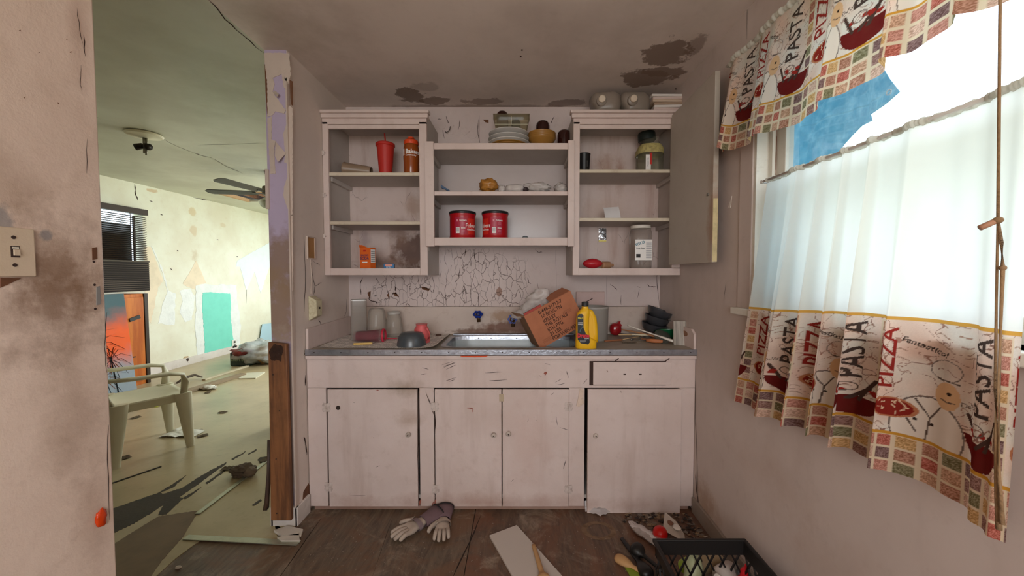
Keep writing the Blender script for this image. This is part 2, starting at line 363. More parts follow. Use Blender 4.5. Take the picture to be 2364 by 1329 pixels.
def shape_on(name, parent, plane, n, px, m, th=.002, lift=.0, rag=0.0):
    """a flat piece with its own outline lying on a wall, floor or ceiling"""
    if rag:
        q = []
        for (x0, y0), (x1, y1) in zip(px, px[1:]+px[:1]):
            k = max(1, int(math.hypot(x1-x0, y1-y0)/(3.2*rag+1.5)))
            q += [(x0+(x1-x0)*i/k+(random.uniform(-rag, rag) if i else 0), y0+(y1-y0)*i/k+(random.uniform(-rag, rag) if i else 0)) for i in range(k)]
        px = q
    pts = [at(x, y, **plane) for x, y in px]; n = Vector(n)
    a = sum(((pts[(i+1) % len(pts)]-pts[0]).cross(pts[i]-pts[0]) for i in range(1, len(pts)-1)), Vector())
    if a.dot(n) > 0: pts = pts[::-1]
    mb = MB(); mb.prism([p+n*lift for p in pts], n*th); return mb.build(name, m, parent)
crackset('paint_crack', wb, {'Y': YB}, (0,-1,0), [
    (.0022,(838,640),(832,655),(834,680)), (.0022,(852,672),(852,690),(860,695),(868,695),(872,702)), (.0030,(905,678),(912,676),(918,684)), (.0020,(893,668),(900,690)), (.0030,(912,660),(915,675)),
    (.0036,(973,664),(982,664),(991,668)), (.0016,(991,668),(1000,676),(1003,660),(998,640)), (.0014,(1030,640),(1032,655),(1027,668),(1030,700)), (.0018,(1062,618),(1060,640),(1050,652)), (.0018,(1018,600),(1016,640)),
    (.0014,(1090,645),(1105,680),(1104,708)), (.0012,(1070,650),(1078,700)), (.0020,(1075,575),(1072,592)), (.0022,(1095,582),(1097,600),(1105,604)), (.0016,(1088,600),(1088,615)), (.0016,(1170,600),(1172,615),(1182,628)), (.0018,(1236,576),(1242,582),(1252,582)),
    (.0016,(1218,640),(1220,652),(1226,655)), (.0012,(1240,652),(1244,668)), (.0014,(1408,655),(1420,665),(1424,670)), (.0012,(1470,660),(1478,664)), (.0022,(1495,656),(1500,662),(1514,661)), (.0016,(1520,600),(1516,640),(1522,705)), (.0014,(1470,690),(1476,668)), (.0013,(1434,680),(1434,704)),
    (.0016,(1105,275),(1103,300),(1108,330)), (.0014,(1062,276),(1058,300)), (.0024,(1030,268),(1034,280),(1038,288)), (.0014,(1010,276),(1020,274)), (.0018,(1022,300),(1026,320)), (.0018,(1272,285),(1276,276),(1280,268)), (.0012,(1048,290),(1042,296)), (.0014,(1240,560),(1236,576)), (.0007,(1107,266),(1107,330)), (.0008,(1104,575),(1106,640),(1105,706)), (.0006,(1283,575),(1284,640),(1283,700)), (.0006,(1086,575),(1087,640),(1088,706)), (.0006,(930,636),(931,706)), (.0006,(1400,636),(1400,706)), (.0008,(1030,575),(1026,600),(1036,620),(1030,640)), (.0007,(1043,578),(1046,600),(1040,625)), (.0008,(975,640),(970,660),(978,690)), (.0008,(945,640),(950,668),(944,700)), (.0012,(868,640),(876,656),(890,664)), (.0011,(812,707),(940,707),(1100,707),(1300,707),(1518,706))])
for px in ([(1115,276),(1128,276),(1128,284),(1120,282)], [(848,675),(856,672),(855,690),(850,682)], [(973,662),(993,666),(990,671),(975,668)], [(908,676),(914,674),(922,686),(910,682)], [(893,680),(898,676),(899,692)]):
    shape_on('bare_spot', wb, {'Y': YB}, (0,-1,0), px, m_wood_gap, .0012)
# loose paint flakes standing proud on the cracked wall
for i, (x, y, w, h) in enumerate([(868,668,16,18),(880,688,15,14),(940,668,14,18),(960,690,17,14),(1010,690,15,12),(1045,676,15,16),(1022,620,13,17),(1052,605,14,14),(1078,630,14,20),(1125,600,16,14),(1120,625,14,18),(1160,590,18,14),(1040,300,12,15),(1075,295,14,18),(1090,310,12,12),(1020,290,11,10)]):
    px = [(x+w*math.cos(a)*random.uniform(.7,1.1), y+h*math.sin(a)*random.uniform(.7,1.1)) for a in [k*PI/3.5 for k in range(7)]]
    shape_on('paint_flake', wb, {'Y': YB}, (0,-1,0), px, m_wall_back, .0022)
crackset('paint_crack', wl2, {'X': XL}, (1,0,0), [(.002,(716,596),(722,640),(727,660),(724,680)), (.0016,(727,660),(742,652)), (.0014,(722,602),(738,612)), (.0022,(735,738),(740,748),(743,757)), (.002,(800,690),(799,720),(794,730)),
    (.0018,(701,540),(705,640),(702,720)), (.003,(716,880),(714,940),(717,1000)), (.004,(705,865),(704,890)), (.004,(701,1008),(706,1030),(708,1050)), (.002,(700,820),(716,800)), (.002,(709,1120),(713,1160),(704,1190))])
crackset('seam', c2, {'Z': ZC}, (0,0,-1), [(.0026,(482,0),(520,45),(560,80),(612,124)), (.002,(380,322),(410,338),(445,352)), (.006,(448,353),(470,360),(490,364)), (.003,(494,366),(515,380),(560,400)), (.0015,(456,335),(560,332),(612,330)), (.002,(216,268),(230,272))], amp=.007)
crackset('edge_crack', wl, {'X': XL}, (1,0,0), [(.0006,(178,20),(183,70),(190,100)), (.0007,(186,150),(184,190),(188,210)), (.0007,(201,320),(199,400)), (.0009,(192,80),(196,130)), (.0010,(246,720),(240,800),(246,860)), (.0009,(250,980),(247,1060),(252,1200))], amp=.002)
# --- peeled coat left on the end of the partition
def pp5(l): return [(600+.376*x, 100+.376*y) for x, y in l]
for l in ([(30,62),(120,58),(183,64),(190,200),(170,262),(150,212),(135,190),(80,215),(92,250),(80,300),(160,412),(150,432),(95,418),(80,440),(48,452),(48,250),(34,130)],
          [(185,382),(203,400),(203,1050),(185,1056),(170,1010),(145,930),(150,880),(180,800),(165,735),(150,730),(156,680),(145,560),(165,500),(182,455),(158,432)],
          [(48,462),(76,450),(72,590),(98,600),(90,650),(96,800),(66,802),(58,660)],
          [(135,195),(168,212),(166,280),(150,275)],
          [(190,1060),(204,1060),(206,1500),(198,1700),(192,1500)]):
    shape_on('peeling_paint', wl2, {'Y': 1.976}, (0,-1,0), pp5(l), m_cream_paint, .003, rag=.9)
fl = MB(); p0 = at(*pp5([(96,602)])[0], Y=1.974); p1 = at(*pp5([(160,676)])[0], Y=1.974); p2 = at(*pp5([(110,730)])[0], Y=1.94); p3 = at(*pp5([(92,690)])[0], Y=1.95)
fl.add([p0, p1, p2, p3], [(0,1,2,3)]); fl.build('curled_flake', m_cream_paint, wl2, thick=.0015)
fl = MB(); q = [at(*c, Y=y) for c, y in zip(pp5([(80,300),(92,290),(115,310),(105,330)]), (1.972,1.972,1.945,1.955))]; fl.add(q, [(0,1,2,3)]); fl.build('curled_flake', m_cream_paint, wl2, thick=.0015)
shape_on('bare_strip', wl2, {'Y': 1.976}, (0,-1,0), pp5([(184,225),(203,235),(203,385),(190,375)]), m_wood_gap, .0016)
shape_on('bare_strip', wl2, {'Y': 1.976}, (0,-1,0), pp5([(30,130),(38,130),(50,300),(56,450),(46,450),(36,300)]), m_wood_gap, .0016)
B(XP-.004, XP+.012, 1.965, 1.99, 1.66, 1.86).build('corner_sliver', m_cream_paint, wl2)
B(XL-.003, XL+.004, 1.962, 1.985, .06, 2.30).build('corner_bead', m_cream_paint, wl2)
mb = MB(); mb.box(XP-.012, XL+.012, 1.955, 1.98, 0, .10); mb.box(XL, XL+.014, 1.955, 2.08, 0, .10); mb.box(XP-.014, XP, 1.955, 2.7, 0, .10)
S(mb.build('baseboard_left', m_white_trim, bevel=.002))
# --- window in the right wall
m_jamb = paint('window_white_paint', lin(226,220,206), grime=.25, patch=.2, bump=.2, chips=.1, chip_col=lin(122,78,56))
win = thing('window_1', 'kitchen window', 'window'); del win['label']; del win['category']; S(win)
B(XR-.010, XR, WY1, WY1+.09, WZ0-.02, WZ1+.09).build('casing', m_wall, win, bevel=.002)
B(XR-.010, XR, WY0-.09, WY0, WZ0-.02, WZ1+.09).build('casing', m_wall, win, bevel=.002)
B(XR-.010, XR, WY0, WY1, WZ1, WZ1+.09).build('casing', m_wall, win, bevel=.002)
for (a, b) in ((WY1-.016, WY1), (WY0, WY0+.016)): B(XR-.004, XR+.13, a, b, WZ0, WZ1).build('jamb', m_jamb, win)
B(XR-.004, XR+.13, WY0, WY1, WZ1-.016, WZ1).build('head', m_jamb, win)
B(XR+.045, XR+.058, WY1-.040, WY1-.016, WZ0, WZ1).build('stop', m_jamb, win, bevel=.002)
B(XR+.058, XR+.066, WY1-.034, WY1-.016, WZ0, WZ1).build('weathered_gap', mat('weathered_brown', lin(120,82,62), .85, var=.8, vs=25, var_col=lin(200,180,165)), win)
sx0, sx1 = XR+.066, XR+.100
for a, b in ((WY1-.085, WY1-.018), (WY0+.018, WY0+.085)): B(sx0, sx1, a, b, WZ0, WZ1-.016).build('sash_stile', m_jamb, win, bevel=.003)
for a, b in ((WZ0, WZ0+.06), (1.60, 1.645), (WZ1-.07, WZ1-.016)): B(sx0, sx1, WY0+.085, WY1-.085, a, b).build('sash_rail', m_jamb, win, bevel=.003)
B(XR+.080, XR+.083, WY0+.085, WY1-.085, WZ0+.06, 1.60).build('pane', glassy('window_glass', (.97,.98,1.0), .03, refl=.5), win)
B(XR+.080, XR+.083, WY0+.085, WY1-.085, 1.645, WZ1-.07).build('pane', MATS['window_glass'], win)
B(XR-.035, XR+.13, WY0-.11, WY1+.10, WZ0-.028, WZ0).build('sill', m_jamb, win, bevel=.003)
# hinge-high seam where the casing board ends, small nail marks
crackset('seam', wr, {'X': XR}, (-1,0,0), [(.0008,(1726,0),(1725,90)), (.0016,(1606,880),(1605,960),(1609,1050),(1612,1150)), (.005,(1607,1090),(1608,1130),(1614,1170)), (.0016,(1630,1190),(1650,1225),(1670,1255)), (.0010,(1676,655),(1672,690))], amp=.003)
# --- floors
def plywood(name, c1, c2, c3):
    t = NT(name); b = t.bsdf; co = t.coord(True); b.inputs['Roughness'].default_value = .55
    g = t.noise(co, 20, 9, .75, 1.6, stretch=(1, .16, 1)); w = t.noise(co, 2.6, 7, .7, 1.0); f = t.noise(co, 60, 8, .8)
    c = t.mix(t.ramp(g, .3, .7), c1, c2); c = t.mix(t.math('MULTIPLY', t.ramp(w, .42, .62), .8), c, c3)
    c = t.mix(t.math('MULTIPLY', t.ramp(t.noise(co, 4, 9, .75, .8), .50, .70), .7), c, lin(160,142,124))
    c = t.mix(t.ramp(f, .66, .74), c, lin(150,135,120)); t.l(c, b.inputs['Base Color'])
    bp = t.n('ShaderNodeBump'); bp.inputs['Strength'].default_value = .5; bp.inputs['Distance'].default_value = .004; t.l(g, bp.inputs['Height']); t.l(bp.outputs[0], b.inputs['Normal'])
    return t.m
m_ply = plywood('worn_plywood', lin(116,98,80), lin(74,60,50), lin(112,78,54))
m_ply2 = plywood('worn_plywood_red', lin(108,84,66), lin(70,52,43), lin(112,72,50))
m_lino = paint('beige_linoleum', lin(186,168,132), grime=.35, gcol=lin(120,104,76), patch=.4, bump=.12, rough=.32)
fl = S(B(XF-.12, XR+.13, YR-.12, YF+.12, -.10, -.006).build('floor', mat('subfloor', lin(58,48,40), .9, var=.5)))
xs = at(1085,1250,Z=0).x
B(-1.75, xs-.002, YR, YB, -.006, 0).build('plywood_panel', m_ply, fl)
B(xs+.002, XR, YR, YB, -.006, 0).build('plywood_panel', m_ply2, fl)
lp = [(356,1335),(405,1290),(463,1247),(690,1256)]
pts = [at(x, y, Z=0) for x, y in lp]
pts = [Vector((p.x, p.y, 0)) for p in pts]
poly = [Vector((XF,-1.5,0)), Vector((-1.85,-1.5,0)), Vector((pts[0].x-.05,1.2,0))]+pts+[Vector((-1.17,pts[-1].y,0)), Vector((-1.17,1.97,0)), Vector((XP-.02,1.99,0)), Vector((XP-.02,YF,0)), Vector((XF,YF,0))]
mb = MB(); mb.prism(poly, (0,0,.003)); mb.build('linoleum_sheet', m_lino, fl)
def c3(l): return [(200+.428*x, 760+.428*y) for x, y in l]
m_tear = mat('exposed_dark_underlay', lin(70,60,48), .8, var=.5, vs=6, bump=.2)
m_brownsheet = mat('brown_hardboard', lin(128,106,80), .7, var=.5, vs=5, var_col=lin(92,76,58))
ZF = {'Z': .003}
def Fl(nm, l, m, th=.0012): return shape_on(nm, fl, ZF, (0,0,1), c3(l), m, th, rag=.7)
Fl('bare_patch', [(120,975),(260,925),(385,882),(470,830),(540,785),(470,850),(400,880),(410,888),(520,853),(600,800),(660,765),(755,716),(750,728),(690,768),(600,838),(500,905),(525,908),(470,960),(430,998),(385,1002),(415,945),(350,990),(250,1050),(120,1110)], m_tear)
Fl('bare_patch', [(640,828),(770,740),(765,752),(650,835)], m_tear)
Fl('bare_patch', [(520,908),(620,850),(560,900),(530,915)], m_tear)
Fl('bare_patch', [(780,700),(860,655),(850,668),(790,704)], m_tear); Fl('bare_patch', [(870,672),(918,645),(915,655),(875,676)], m_tear)
Fl('bare_patch', [(920,705),(935,690),(985,685),(975,705),(940,722)], m_tear)
Fl('bare_patch', [(890,948),(940,915),(945,925),(900,952)], m_tear); Fl('bare_patch', [(965,945),(978,945),(975,975),(965,980)], m_tear)
Fl('hardboard_sheet', [(100,1190),(230,1105),(390,1008),(600,978),(590,1002),(520,1118),(400,1255),(340,1340),(100,1340)], m_brownsheet, .0016)
m_strip = mat('aluminium_strip', lin(178,178,160), .35, .6, var=.4, vs=30)
def strip(a, b, w=.028):
    p, q = at(*a, Z=.004), at(*b, Z=.004); m = MB(); m.bar(p+Vector((0,0,.003)), q+Vector((0,0,.003)), w, .004); o = m.build('threshold_strip', m_strip, fl, bevel=.001); return o
strip((455,1187),(648,1040)); strip((428,1241),(690,1254), .035)
sc = MB(); sc.bar(at(258,1115,Z=.006), at(372,1076,Z=.006), .012, .004); sc.build('black_trim_strip', mat('black_rubber', lin(38,32,28), .6), fl)
# ragged plaster under the post
for i, l in enumerate(([(632,1228),(665,1218),(700,1226),(695,1240),(650,1240)], [(640,1244),(690,1236),(692,1252),(650,1252)])):
    shape_on('plaster_lump', fl, {'Z': .004}, (0,0,1), l, mat('plaster', lin(208,196,182), .9, var=.4), .012)
tag(S(MB().box(XR-.014, XR, YR, 2.08, 0, .085).build('baseboard_right', paint('grey_baseboard', lin(150,138,128), grime=.5, patch=.4, bump=.3, chips=.2), bevel=.002)))
crackset('floor_gap', fl, {'Z': 0.0}, (0,0,1), [(.0022,(1110,1190),(1085,1250),(1044,1335)), (.0026,(742,1196),(640,1340)), (.0010,(905,1200),(860,1330))], m=mat('floor_gap_dark', lin(40,30,24), .9), amp=.0018)
# baseboard in the next room
S(B(XF, XF+.02, BY1-.3, YF, 0, .11).build('baseboard_far', m_white_trim))
# --- far wall: patch of plasterboard, torn wallpaper
def W2(l): return [(200+.316*x, 380+.316*y) for x, y in l]
PF = {'X': XF}; NF = (1,0,0)
m_comp = mat('joint_compound', lin(232,232,226), .9, var=.25, bump=.5, bs=30)
m_teal = mat('teal_board', lin(122,212,190), .7, var=.15)
shape_on('joint_compound', wf, PF, NF, W2([(795,885),(860,870),(930,880),(1000,872),(1095,880),(1100,1000),(1115,1100),(1125,1200),(1115,1330),(1100,1540),(800,1600),(815,1450),(800,1300),(790,1200),(800,1050)]), m_comp, .004, rag=1.6)
shape_on('plasterboard_patch', wf, PF, NF, W2([(845,935),(900,930),(960,936),(1045,940),(1052,1020),(1048,1100),(1065,1250),(1075,1330),(1070,1500),(960,1530),(850,1545),(862,1330),(850,1150),(842,1050)]), m_teal, .007, rag=.7)
m_pap, m_pap2 = mat('bare_beige_wall', lin(232,214,186), .85, var=.3), mat('pale_paper', lin(226,232,232), .85, var=.1)
shape_on('torn_wallpaper', wf, PF, NF, W2([(800,700),(845,800),(872,862),(800,915),(740,895),(702,868),(750,790)]), m_pap, .002, rag=.9)
shape_on('torn_wallpaper', wf, PF, NF, W2([(1090,745),(1120,745),(1165,918),(1225,782),(1270,940),(1350,700),(1350,560),(1100,700)]), m_pap2, .003, rag=.5)
shape_on('torn_wallpaper', wf, PF, NF, W2([(465,590),(500,660),(545,770),(590,920),(560,1000),(520,1160),(640,1170),(650,940),(600,920),(560,780),(480,600)]), m_comp, .002, rag=1.6)
shape_on('torn_wallpaper', wf, PF, NF, W2([(680,920),(760,905),(790,960),(770,1130),(720,1150),(680,1080),(700,1000)]), m_comp, .002, rag=1.6)
shape_on('torn_wallpaper', wf, PF, NF, W2([(420,600),(470,600),(560,850),(520,900),(470,1160),(430,1100)]), m_pap, .0015, rag=1.2)
crackset('scratch', wf, PF, NF, [(.006,(311,425),(312,445),(318,462)), (.004,(448,640),(460,690),(458,800)), (.004,(570,640),(568,700)), (.004,(445,455),(470,461),(500,465)), (.006,(408,578),(412,580)), (.006,(545,592),(550,593)), (.006,(345,463),(352,465)), (.005,(370,495),(376,497)),(.005,(392,618),(398,624)),(.005,(500,553),(505,554))], amp=.004)
outlet = thing('wall_outlet', 'small white outlet at the edge of the teal board patch', 'outlet', at(539,793,X=XF)+Vector((.008,0,0)))
B(0,.012,-.05,.05,-.07,.07).build('plate', mat('white_plastic', lin(226,222,212), .4), outlet, bevel=.003)
for z in (-.03,.03): B(.0121,.0135,-.02,.02,z-.018,z+.018).build('socket', mat('dark_socket', lin(70,66,60), .6), outlet)
bo = at(430,830,X=XF); o = thing('broken_socket', 'broken outlet hole low on the cream wall left of the teal patch', 'outlet', bo)
MB().blob((0,0,0),(.02,.07,.05),2,.5,3,12,8).build('rim', mat('broken_plaster', lin(190,165,130), .9, var=.5), o); MB().blob((.012,0,0),(.015,.03,.03),2,.4,3,10,8).build('hole', m_dark_gap, o)
# ================================================================ fixed kitchen joinery
m_cab = paint('cabinet_paint', lin(216,196,188), grime=.22, patch=.22, bump=.22, streak=.12, gcol=lin(150,118,100))
m_door = paint('cabinet_door_paint', lin(218,199,192), grime=.25, patch=.25, bump=.25, streak=.30, gcol=lin(160,130,112), chips=.02, stains=[
    ((-.62,2.08,.70),(.12,.2,.06),lin(140,118,92),1.0,.6), ((-.60,2.08,.52),(.10,.2,.06),lin(150,120,92),1.0,.5), ((-.2,2.08,.05),(1.2,.2,.06),lin(150,105,82),.9,.5), ((.05,2.08,.40),(.2,.2,.35),lin(196,160,146),.7,.45)])
m_inside = paint('cupboard_inside_paint', lin(196,186,178), grime=.15, patch=.25, bump=.10)
YU = 2.31
def ux(px, py=450): return at(px, py, Y=YU).x
def uz(py, px=1195): return at(px, py, Y=YU).z
def mk_inner(name, stains): return paint(name, lin(212,192,184), grime=.2, streak=.6, gcol=lin(158,118,98), patch=.2, bump=.15, crack=.5, crack_scale=7, cmask=(.55,.6), crack_w=.006, stains=stains)
m_back_l = mk_inner('left_cupboard_back', [((-.72,YB,1.48),(.14,.2,.15),lin(96,66,54),2.2,.95), ((-.80,YB,1.60),(.10,.2,.14),lin(140,108,92),1.2,.7), ((-.70,YB,1.78),(.10,.2,.10),lin(168,138,118),1.4,.6), ((-1.05,YB,1.55),(.05,.2,.12),lin(140,120,120),1.2,.5), ((-.85,YB,1.40),(.3,.2,.05),lin(120,88,70),1.2,.7)])
m_back_r = mk_inner('right_cupboard_back', [((.60,YB,2.02),(.10,.2,.14),lin(168,130,108),1.1,.7), ((.70,YB,2.0),(.05,.2,.16),lin(160,120,96),1.2,.7), ((.62,YB,1.75),(.22,.2,.10),lin(190,160,138),.8,.5)])
m_edge = paint('shelf_edge_paint', lin(214,200,178), grime=.45, patch=.3, gcol=lin(130,96,70), bump=.2)
BEV = .0025
def upper(label, x0, x1, zb, zt, mid, backm, door=False):
    t = thing('wall_cupboard', label, 'cupboard', ((x0+x1)/2, YU, zb)); ox = (x0+x1)/2
    def P(nm, a, b, c, d, e, f, m): return B(a-ox, b-ox, c-YU, d-YU, e-zb, f-zb).build(nm, m, t, bevel=BEV)
    sw = .046
    P('side_panel', x0, x0+.018, YU+.02, YB-.001, zb, zt-.01, m_inside); P('side_panel', x1-.018, x1, YU+.02, YB-.001, zb, zt-.01, m_inside)
    P('back_panel', x0+.018, x1-.018, YB-.008, YB-.001, zb, zt-.01, backm)
    P('top_panel', x0+.018, x1-.018, YU+.02, YB-.001, zt-.03, zt-.01, m_inside); P('bottom_panel', x0+.018, x1-.018, YU+.02, YB-.001, zb+.001, zb+.0405, m_inside)
    P('stile', x0, x0+sw*(.75 if not door else .85), YU, YU+.02, zb, zt-.06, m_cab)
    if not door: P('stile', x1-sw, x1, YU, YU+.02, zb, zt-.06, m_cab)
    else: P('stile', x1-.05, x1, YU, YU+.02, zb+.045, zt-.06, m_cab)
    P('bottom_rail', x0+sw*.75, x1-(0 if door else sw), YU-.001, YU+.02, zb, zb+.042, m_cab)
    P('top_rail', x0, x1, YU, YU+.02, zt-.075, zt-.04, m_cab); P('inner_bead', x0+.03, x1-.04, YU+.004, YU+.018, zt-.10, zt-.076, m_cab)
    P('crown', x0-(0 if not door else .012), x1+(.012 if not door else 0), YU-.018, YU+.02, zt-.042, zt-.018, m_cab); P('crown', x0-(0 if not door else .02), x1+(.02 if not door else 0), YU-.028, YU+.02, zt-.018, zt, m_cab)
    for z in mid:
        P('shelf', x0+.018, x1-.018, YU+.022, YB-.008, z-.018, z, m_inside); P('shelf_edge', x0+.03, x1-.035 if not door else x1-.045, YU+.008, YU+.022, z-.019, z+.001, m_edge)
        for s in (x0+.018, x1-.038): P('cleat', s, s+.02, YU+.04, YB-.01, z-.045, z-.018, m_inside)
    return t
ZB, ZT = uz(635), uz(257)
sl = [at(865,398,Y=YU+.008).z, at(865,511,Y=YU+.008).z]; sr = [at(1445,391,Y=YU+.008).z, at(1445,503,Y=YU+.008).z]
cupL = upper('open doorless white wall cupboard on the left, holding the red tumbler', -1.168, ux(986), ZB, ZT, sl, m_back_l)
cupR = upper('white wall cupboard beside the window wall with its door swung open', ux(1323), .983, ZB, ZT, sr, m_back_r, True)
ZBL, ZBR = ZB+.042, ZB+.042
# its open door
DX = .912
ocx = (ux(1323)+.983)/2
d = B(DX-ocx, DX+.024-ocx, 1.795-YU, YU-.003-YU, uz(611)-ZB, ZT-.03-ZB).build('door', paint('open_door_paint', lin(186,176,164), grime=.25, patch=.3, gcol=lin(140,118,96), bump=.12, stains=[((DX,1.80,1.62),(.2,.05,.28),lin(150,112,82),1.2,.7)]), cupR, bevel=.002)
B(DX-.006-ocx, DX-.001-ocx, 1.83-YU, 1.845-YU, 1.70-ZB, 1.712-ZB).build('catch', mat('dull_metal', lin(150,145,135), .4, .8), d)
B(DX+.001-ocx, DX+.023-ocx, 1.792-YU, 1.7945-YU, 1.385-ZB, 1.68-ZB).build('worn_edge', mat('worn_yellow_edge', lin(206,186,140), .7, var=.6, vs=30), d)
# middle shelves hung between the two cupboards
x0, x1 = ux(1003), ux(1310); zt, zb = uz(331), uz(567)
t = thing('shelf_unit', 'white open shelves hung between the two wall cupboards', 'shelf', ((x0+x1)/2, YU, zb)); ox = (x0+x1)/2
def P(nm, a, b, c, d, e, f, m, bev=BEV): return B(a-ox, b-ox, c-YU, d-YU, e-zb, f-zb).build(nm, m, t, bevel=bev)
P('upright', ux(986)-.008, x0+.001, YU-.022, YU-.001, zb-.006, zt+.006, m_cab); P('upright', x1, ux(1325), YU-.022, YU-.001, zb-.006, zt+.012, m_cab)
XI0, XI1 = ux(986)+.002, ux(1323)-.002
zs = at(1150,442,Y=YU).z; zbt = at(1150,549,Y=YU).z
for z, th, nm in ((zt, .034, 'top_shelf'), (zs, .022, 'shelf'), (zbt, .020, 'bottom_shelf')):
    P(nm, XI0, XI1, YU+.001, YB-.006, z-th, z, m_inside)
    P('shelf_edge', x0, x1, YU-.006, YU+.001, z-th-.002, z+.001, m_cab)
P('face_rail', x0, x1, YU-.014, YU-.007, zb, zbt+.001, m_cab)
P('back_panel', XI0, XI1, YB-.006, YB-.001, zb+.01, zt-.034, paint('glossy_back_panel', lin(204,190,186), grime=.05, patch=.15, bump=.03, rough=.22))
for z, th in ((zt,.034), (zs,.022)):
    for a in (XI0, XI1-.018): P('cleat', a, a+.018, YU+.05, YB-.01, z-th-.03, z-th, m_inside)
for a in (XI0-.02, XI1+.0):  P('support_block', a, a+.02, YU+.03, YB-.2, zb-.03, zb, m_inside)
ZM = zt; ZM2 = zs; ZM3 = zbt
# ---------------------------------------------------------------- base cabinet
YC = 2.09
def bp(px, py): p = at(px, py, Y=YC); return p.x, p.z
bx0, bx1 = -1.166, .983
t = thing('base_cabinet', 'long white painted base cabinet with four doors under the sink', 'cabinet', (0, YC, 0)); base = t
def R(nm, a, b, c, d, y0, y1, m, parent=None, bev=.002):       # pixel rectangle (x a..b, y c..d) on the cabinet front
    xa, zc = bp(a, c); xb, zd = bp(b, d); o = B(xa, xb, y0, y1, zc, zd).build(nm, m, parent or t, bevel=bev); return o
ztr = bp(1195,826)[1]
zlo = bp(1195,1168)[1]
B(bx0, bx0+.02, .02, YB-YC-.002, .08, ztr).build('side_panel', m_inside, t); B(bx1-.02, bx1, .02, YB-YC-.002, .08, ztr).build('side_panel', m_inside, t)
B(bx0+.02, bx1-.02, .02, YB-YC-.002, .06, .08).build('bottom_panel', m_inside, t)
B(bx0, bx1, YB-YC-.012, YB-YC-.002, .08, ztr-.2).build('back_panel', mat('cabinet_dark_inside', lin(70,58,52), .9), t)
zr = bp(1195,895)[1]
B(bx0, bx1, 0, .02, zr, ztr).build('top_rail', m_door, t, bevel=.002)
for a, b in ((bx0, bp(755,1000)[0]-.002), (bp(968,1000)[0]+.002, bp(1003,1000)[0]-.002), (bp(1313,1000)[0]+.001, bp(1350,1000)[0]-.002), (bp(1566,1000)[0]+.002, bx1)):
    B(a, b, 0, .02, zlo, zr-.001).build('stile', m_door, t, bevel=.002)
B(bx0+.02, bx1-.02, .012, .03, 0, zlo-.004).build('toe_board', paint('toe_board_paint', lin(170,138,124), grime=.5, patch=.5, gcol=lin(110,74,56), bump=.3, chips=.25), t, bevel=.002)
m_knob = mat('painted_knob', lin(196,180,168), .45, var=.6, vs=40, var_col=lin(70,52,44), bump=.4, bs=90)
m_hinge = mat('painted_hinge', lin(208,192,184), .5, var=.5, vs=50, var_col=lin(120,84,66), bump=.3)
def knob(px, py, parent):
    x, z = bp(px, py); m = MB(); m.lathe([(.004,0),(.005,.010),(.012,.014),(.0145,.020),(.012,.026),(.006,.028)], 16); m.xf(Matrix.Translation((x,-.0065,z)) @ Matrix.Rotation(PI/2, 4, 'X')); m.build('knob', m_knob, parent, smooth=True, auto=40)
    m = MB(); m.lathe([(.0035,0),(.0035,.001)], 10); m.xf(Matrix.Translation((x,-.0350,z)) @ Matrix.Rotation(PI/2, 4, 'X')); m.build('knob_screw', m_dark_gap, parent)
def hinge(px, py, parent):
    x, z = bp(px, py); m = MB()
    for s in (-1, 1):
        m.prism([(x+s*.003,-.0072,z-.022),(x+s*.016,-.0072,z-.026),(x+s*.024,-.0072,z-.012),(x+s*.020,-.0072,z),(x+s*.024,-.0072,z+.012),(x+s*.016,-.0072,z+.026),(x+s*.003,-.0072,z+.022)], (0,-.002,0))
    m.tube([(x,-.009,z-.024),(x,-.009,z+.024)], .0035, 8); m.build('hinge', m_hinge, parent)
def door(a, b, c, d_, kx, hx, dy=.0, tilt=0.0):
    o = R('door', a, b, c, d_, -.007-dy, .014-dy, m_door)
    if kx: knob(kx[0], kx[1], o)
    for p in hx: hinge(*p, o)
    if tilt: o.rotation_euler.y = tilt
    return o
d1 = door(757, 966, 898, 1167, (945,999), ((755,939),(760,1122)))
x, z = bp(782,940); m = MB(); m.lathe([(.0118,0),(.0118,.0012)], 20); m.xf(Matrix.Translation((x,-.0071,z)) @ Matrix.Rotation(PI/2, 4, 'X')); m.build('drilled_hole', mat('hole_dark', lin(52,40,34), .9), d1)
m = MB(); m.shell([(.0118,0),(.0135,.0008)], 20); m.xf(Matrix.Translation((x,-.0071,z)) @ Matrix.Rotation(PI/2, 4, 'X')); m.build('hole_rim', m_hinge, d1)
d2 = door(1004, 1158, 898, 1167, (1140,1000), ((1004,937),(1007,1127)))
d3 = door(1160, 1312, 898, 1167, (1174,997), ((1312,937),(1312,1127)))
d4 = door(1356, 1566, 896, 1179, (1373,1001), (), dy=.014)
B(bp(1156,0)[0]-.012, bp(1160,0)[0]+.004, -.010, -.0071, bp(0,925)[1], bp(0,908)[1]).build('catch', mat('catch_metal', lin(196,176,150), .4, .6, var=.4), d3)
dr = R('drawer', 1369, 1548, 835, 887, -.010, .012, m_door)
B(bp(1367,0)[0], bp(1550,0)[0], -.0022, -.0004, bp(0,889)[1], bp(0,833)[1]).build('drawer_gap_shade', m_dark_gap, dr)  # dark sheet paints the shade round the drawer front
for px in (1441, 1477):
    x, z = bp(px, 862); B(x-.007, x+.007, -.0115, -.0101, z-.004, z+.003).build('pull_hole', m_dark_gap, dr)
for px in (1424, 1540):
    x, z = bp(px, 827); m = MB(); m.bar((x-.008,-.004,z-.012),(x+.006,-.016,z+.004),.006,.006); m.build('bent_nail', m_dark_gap, t)
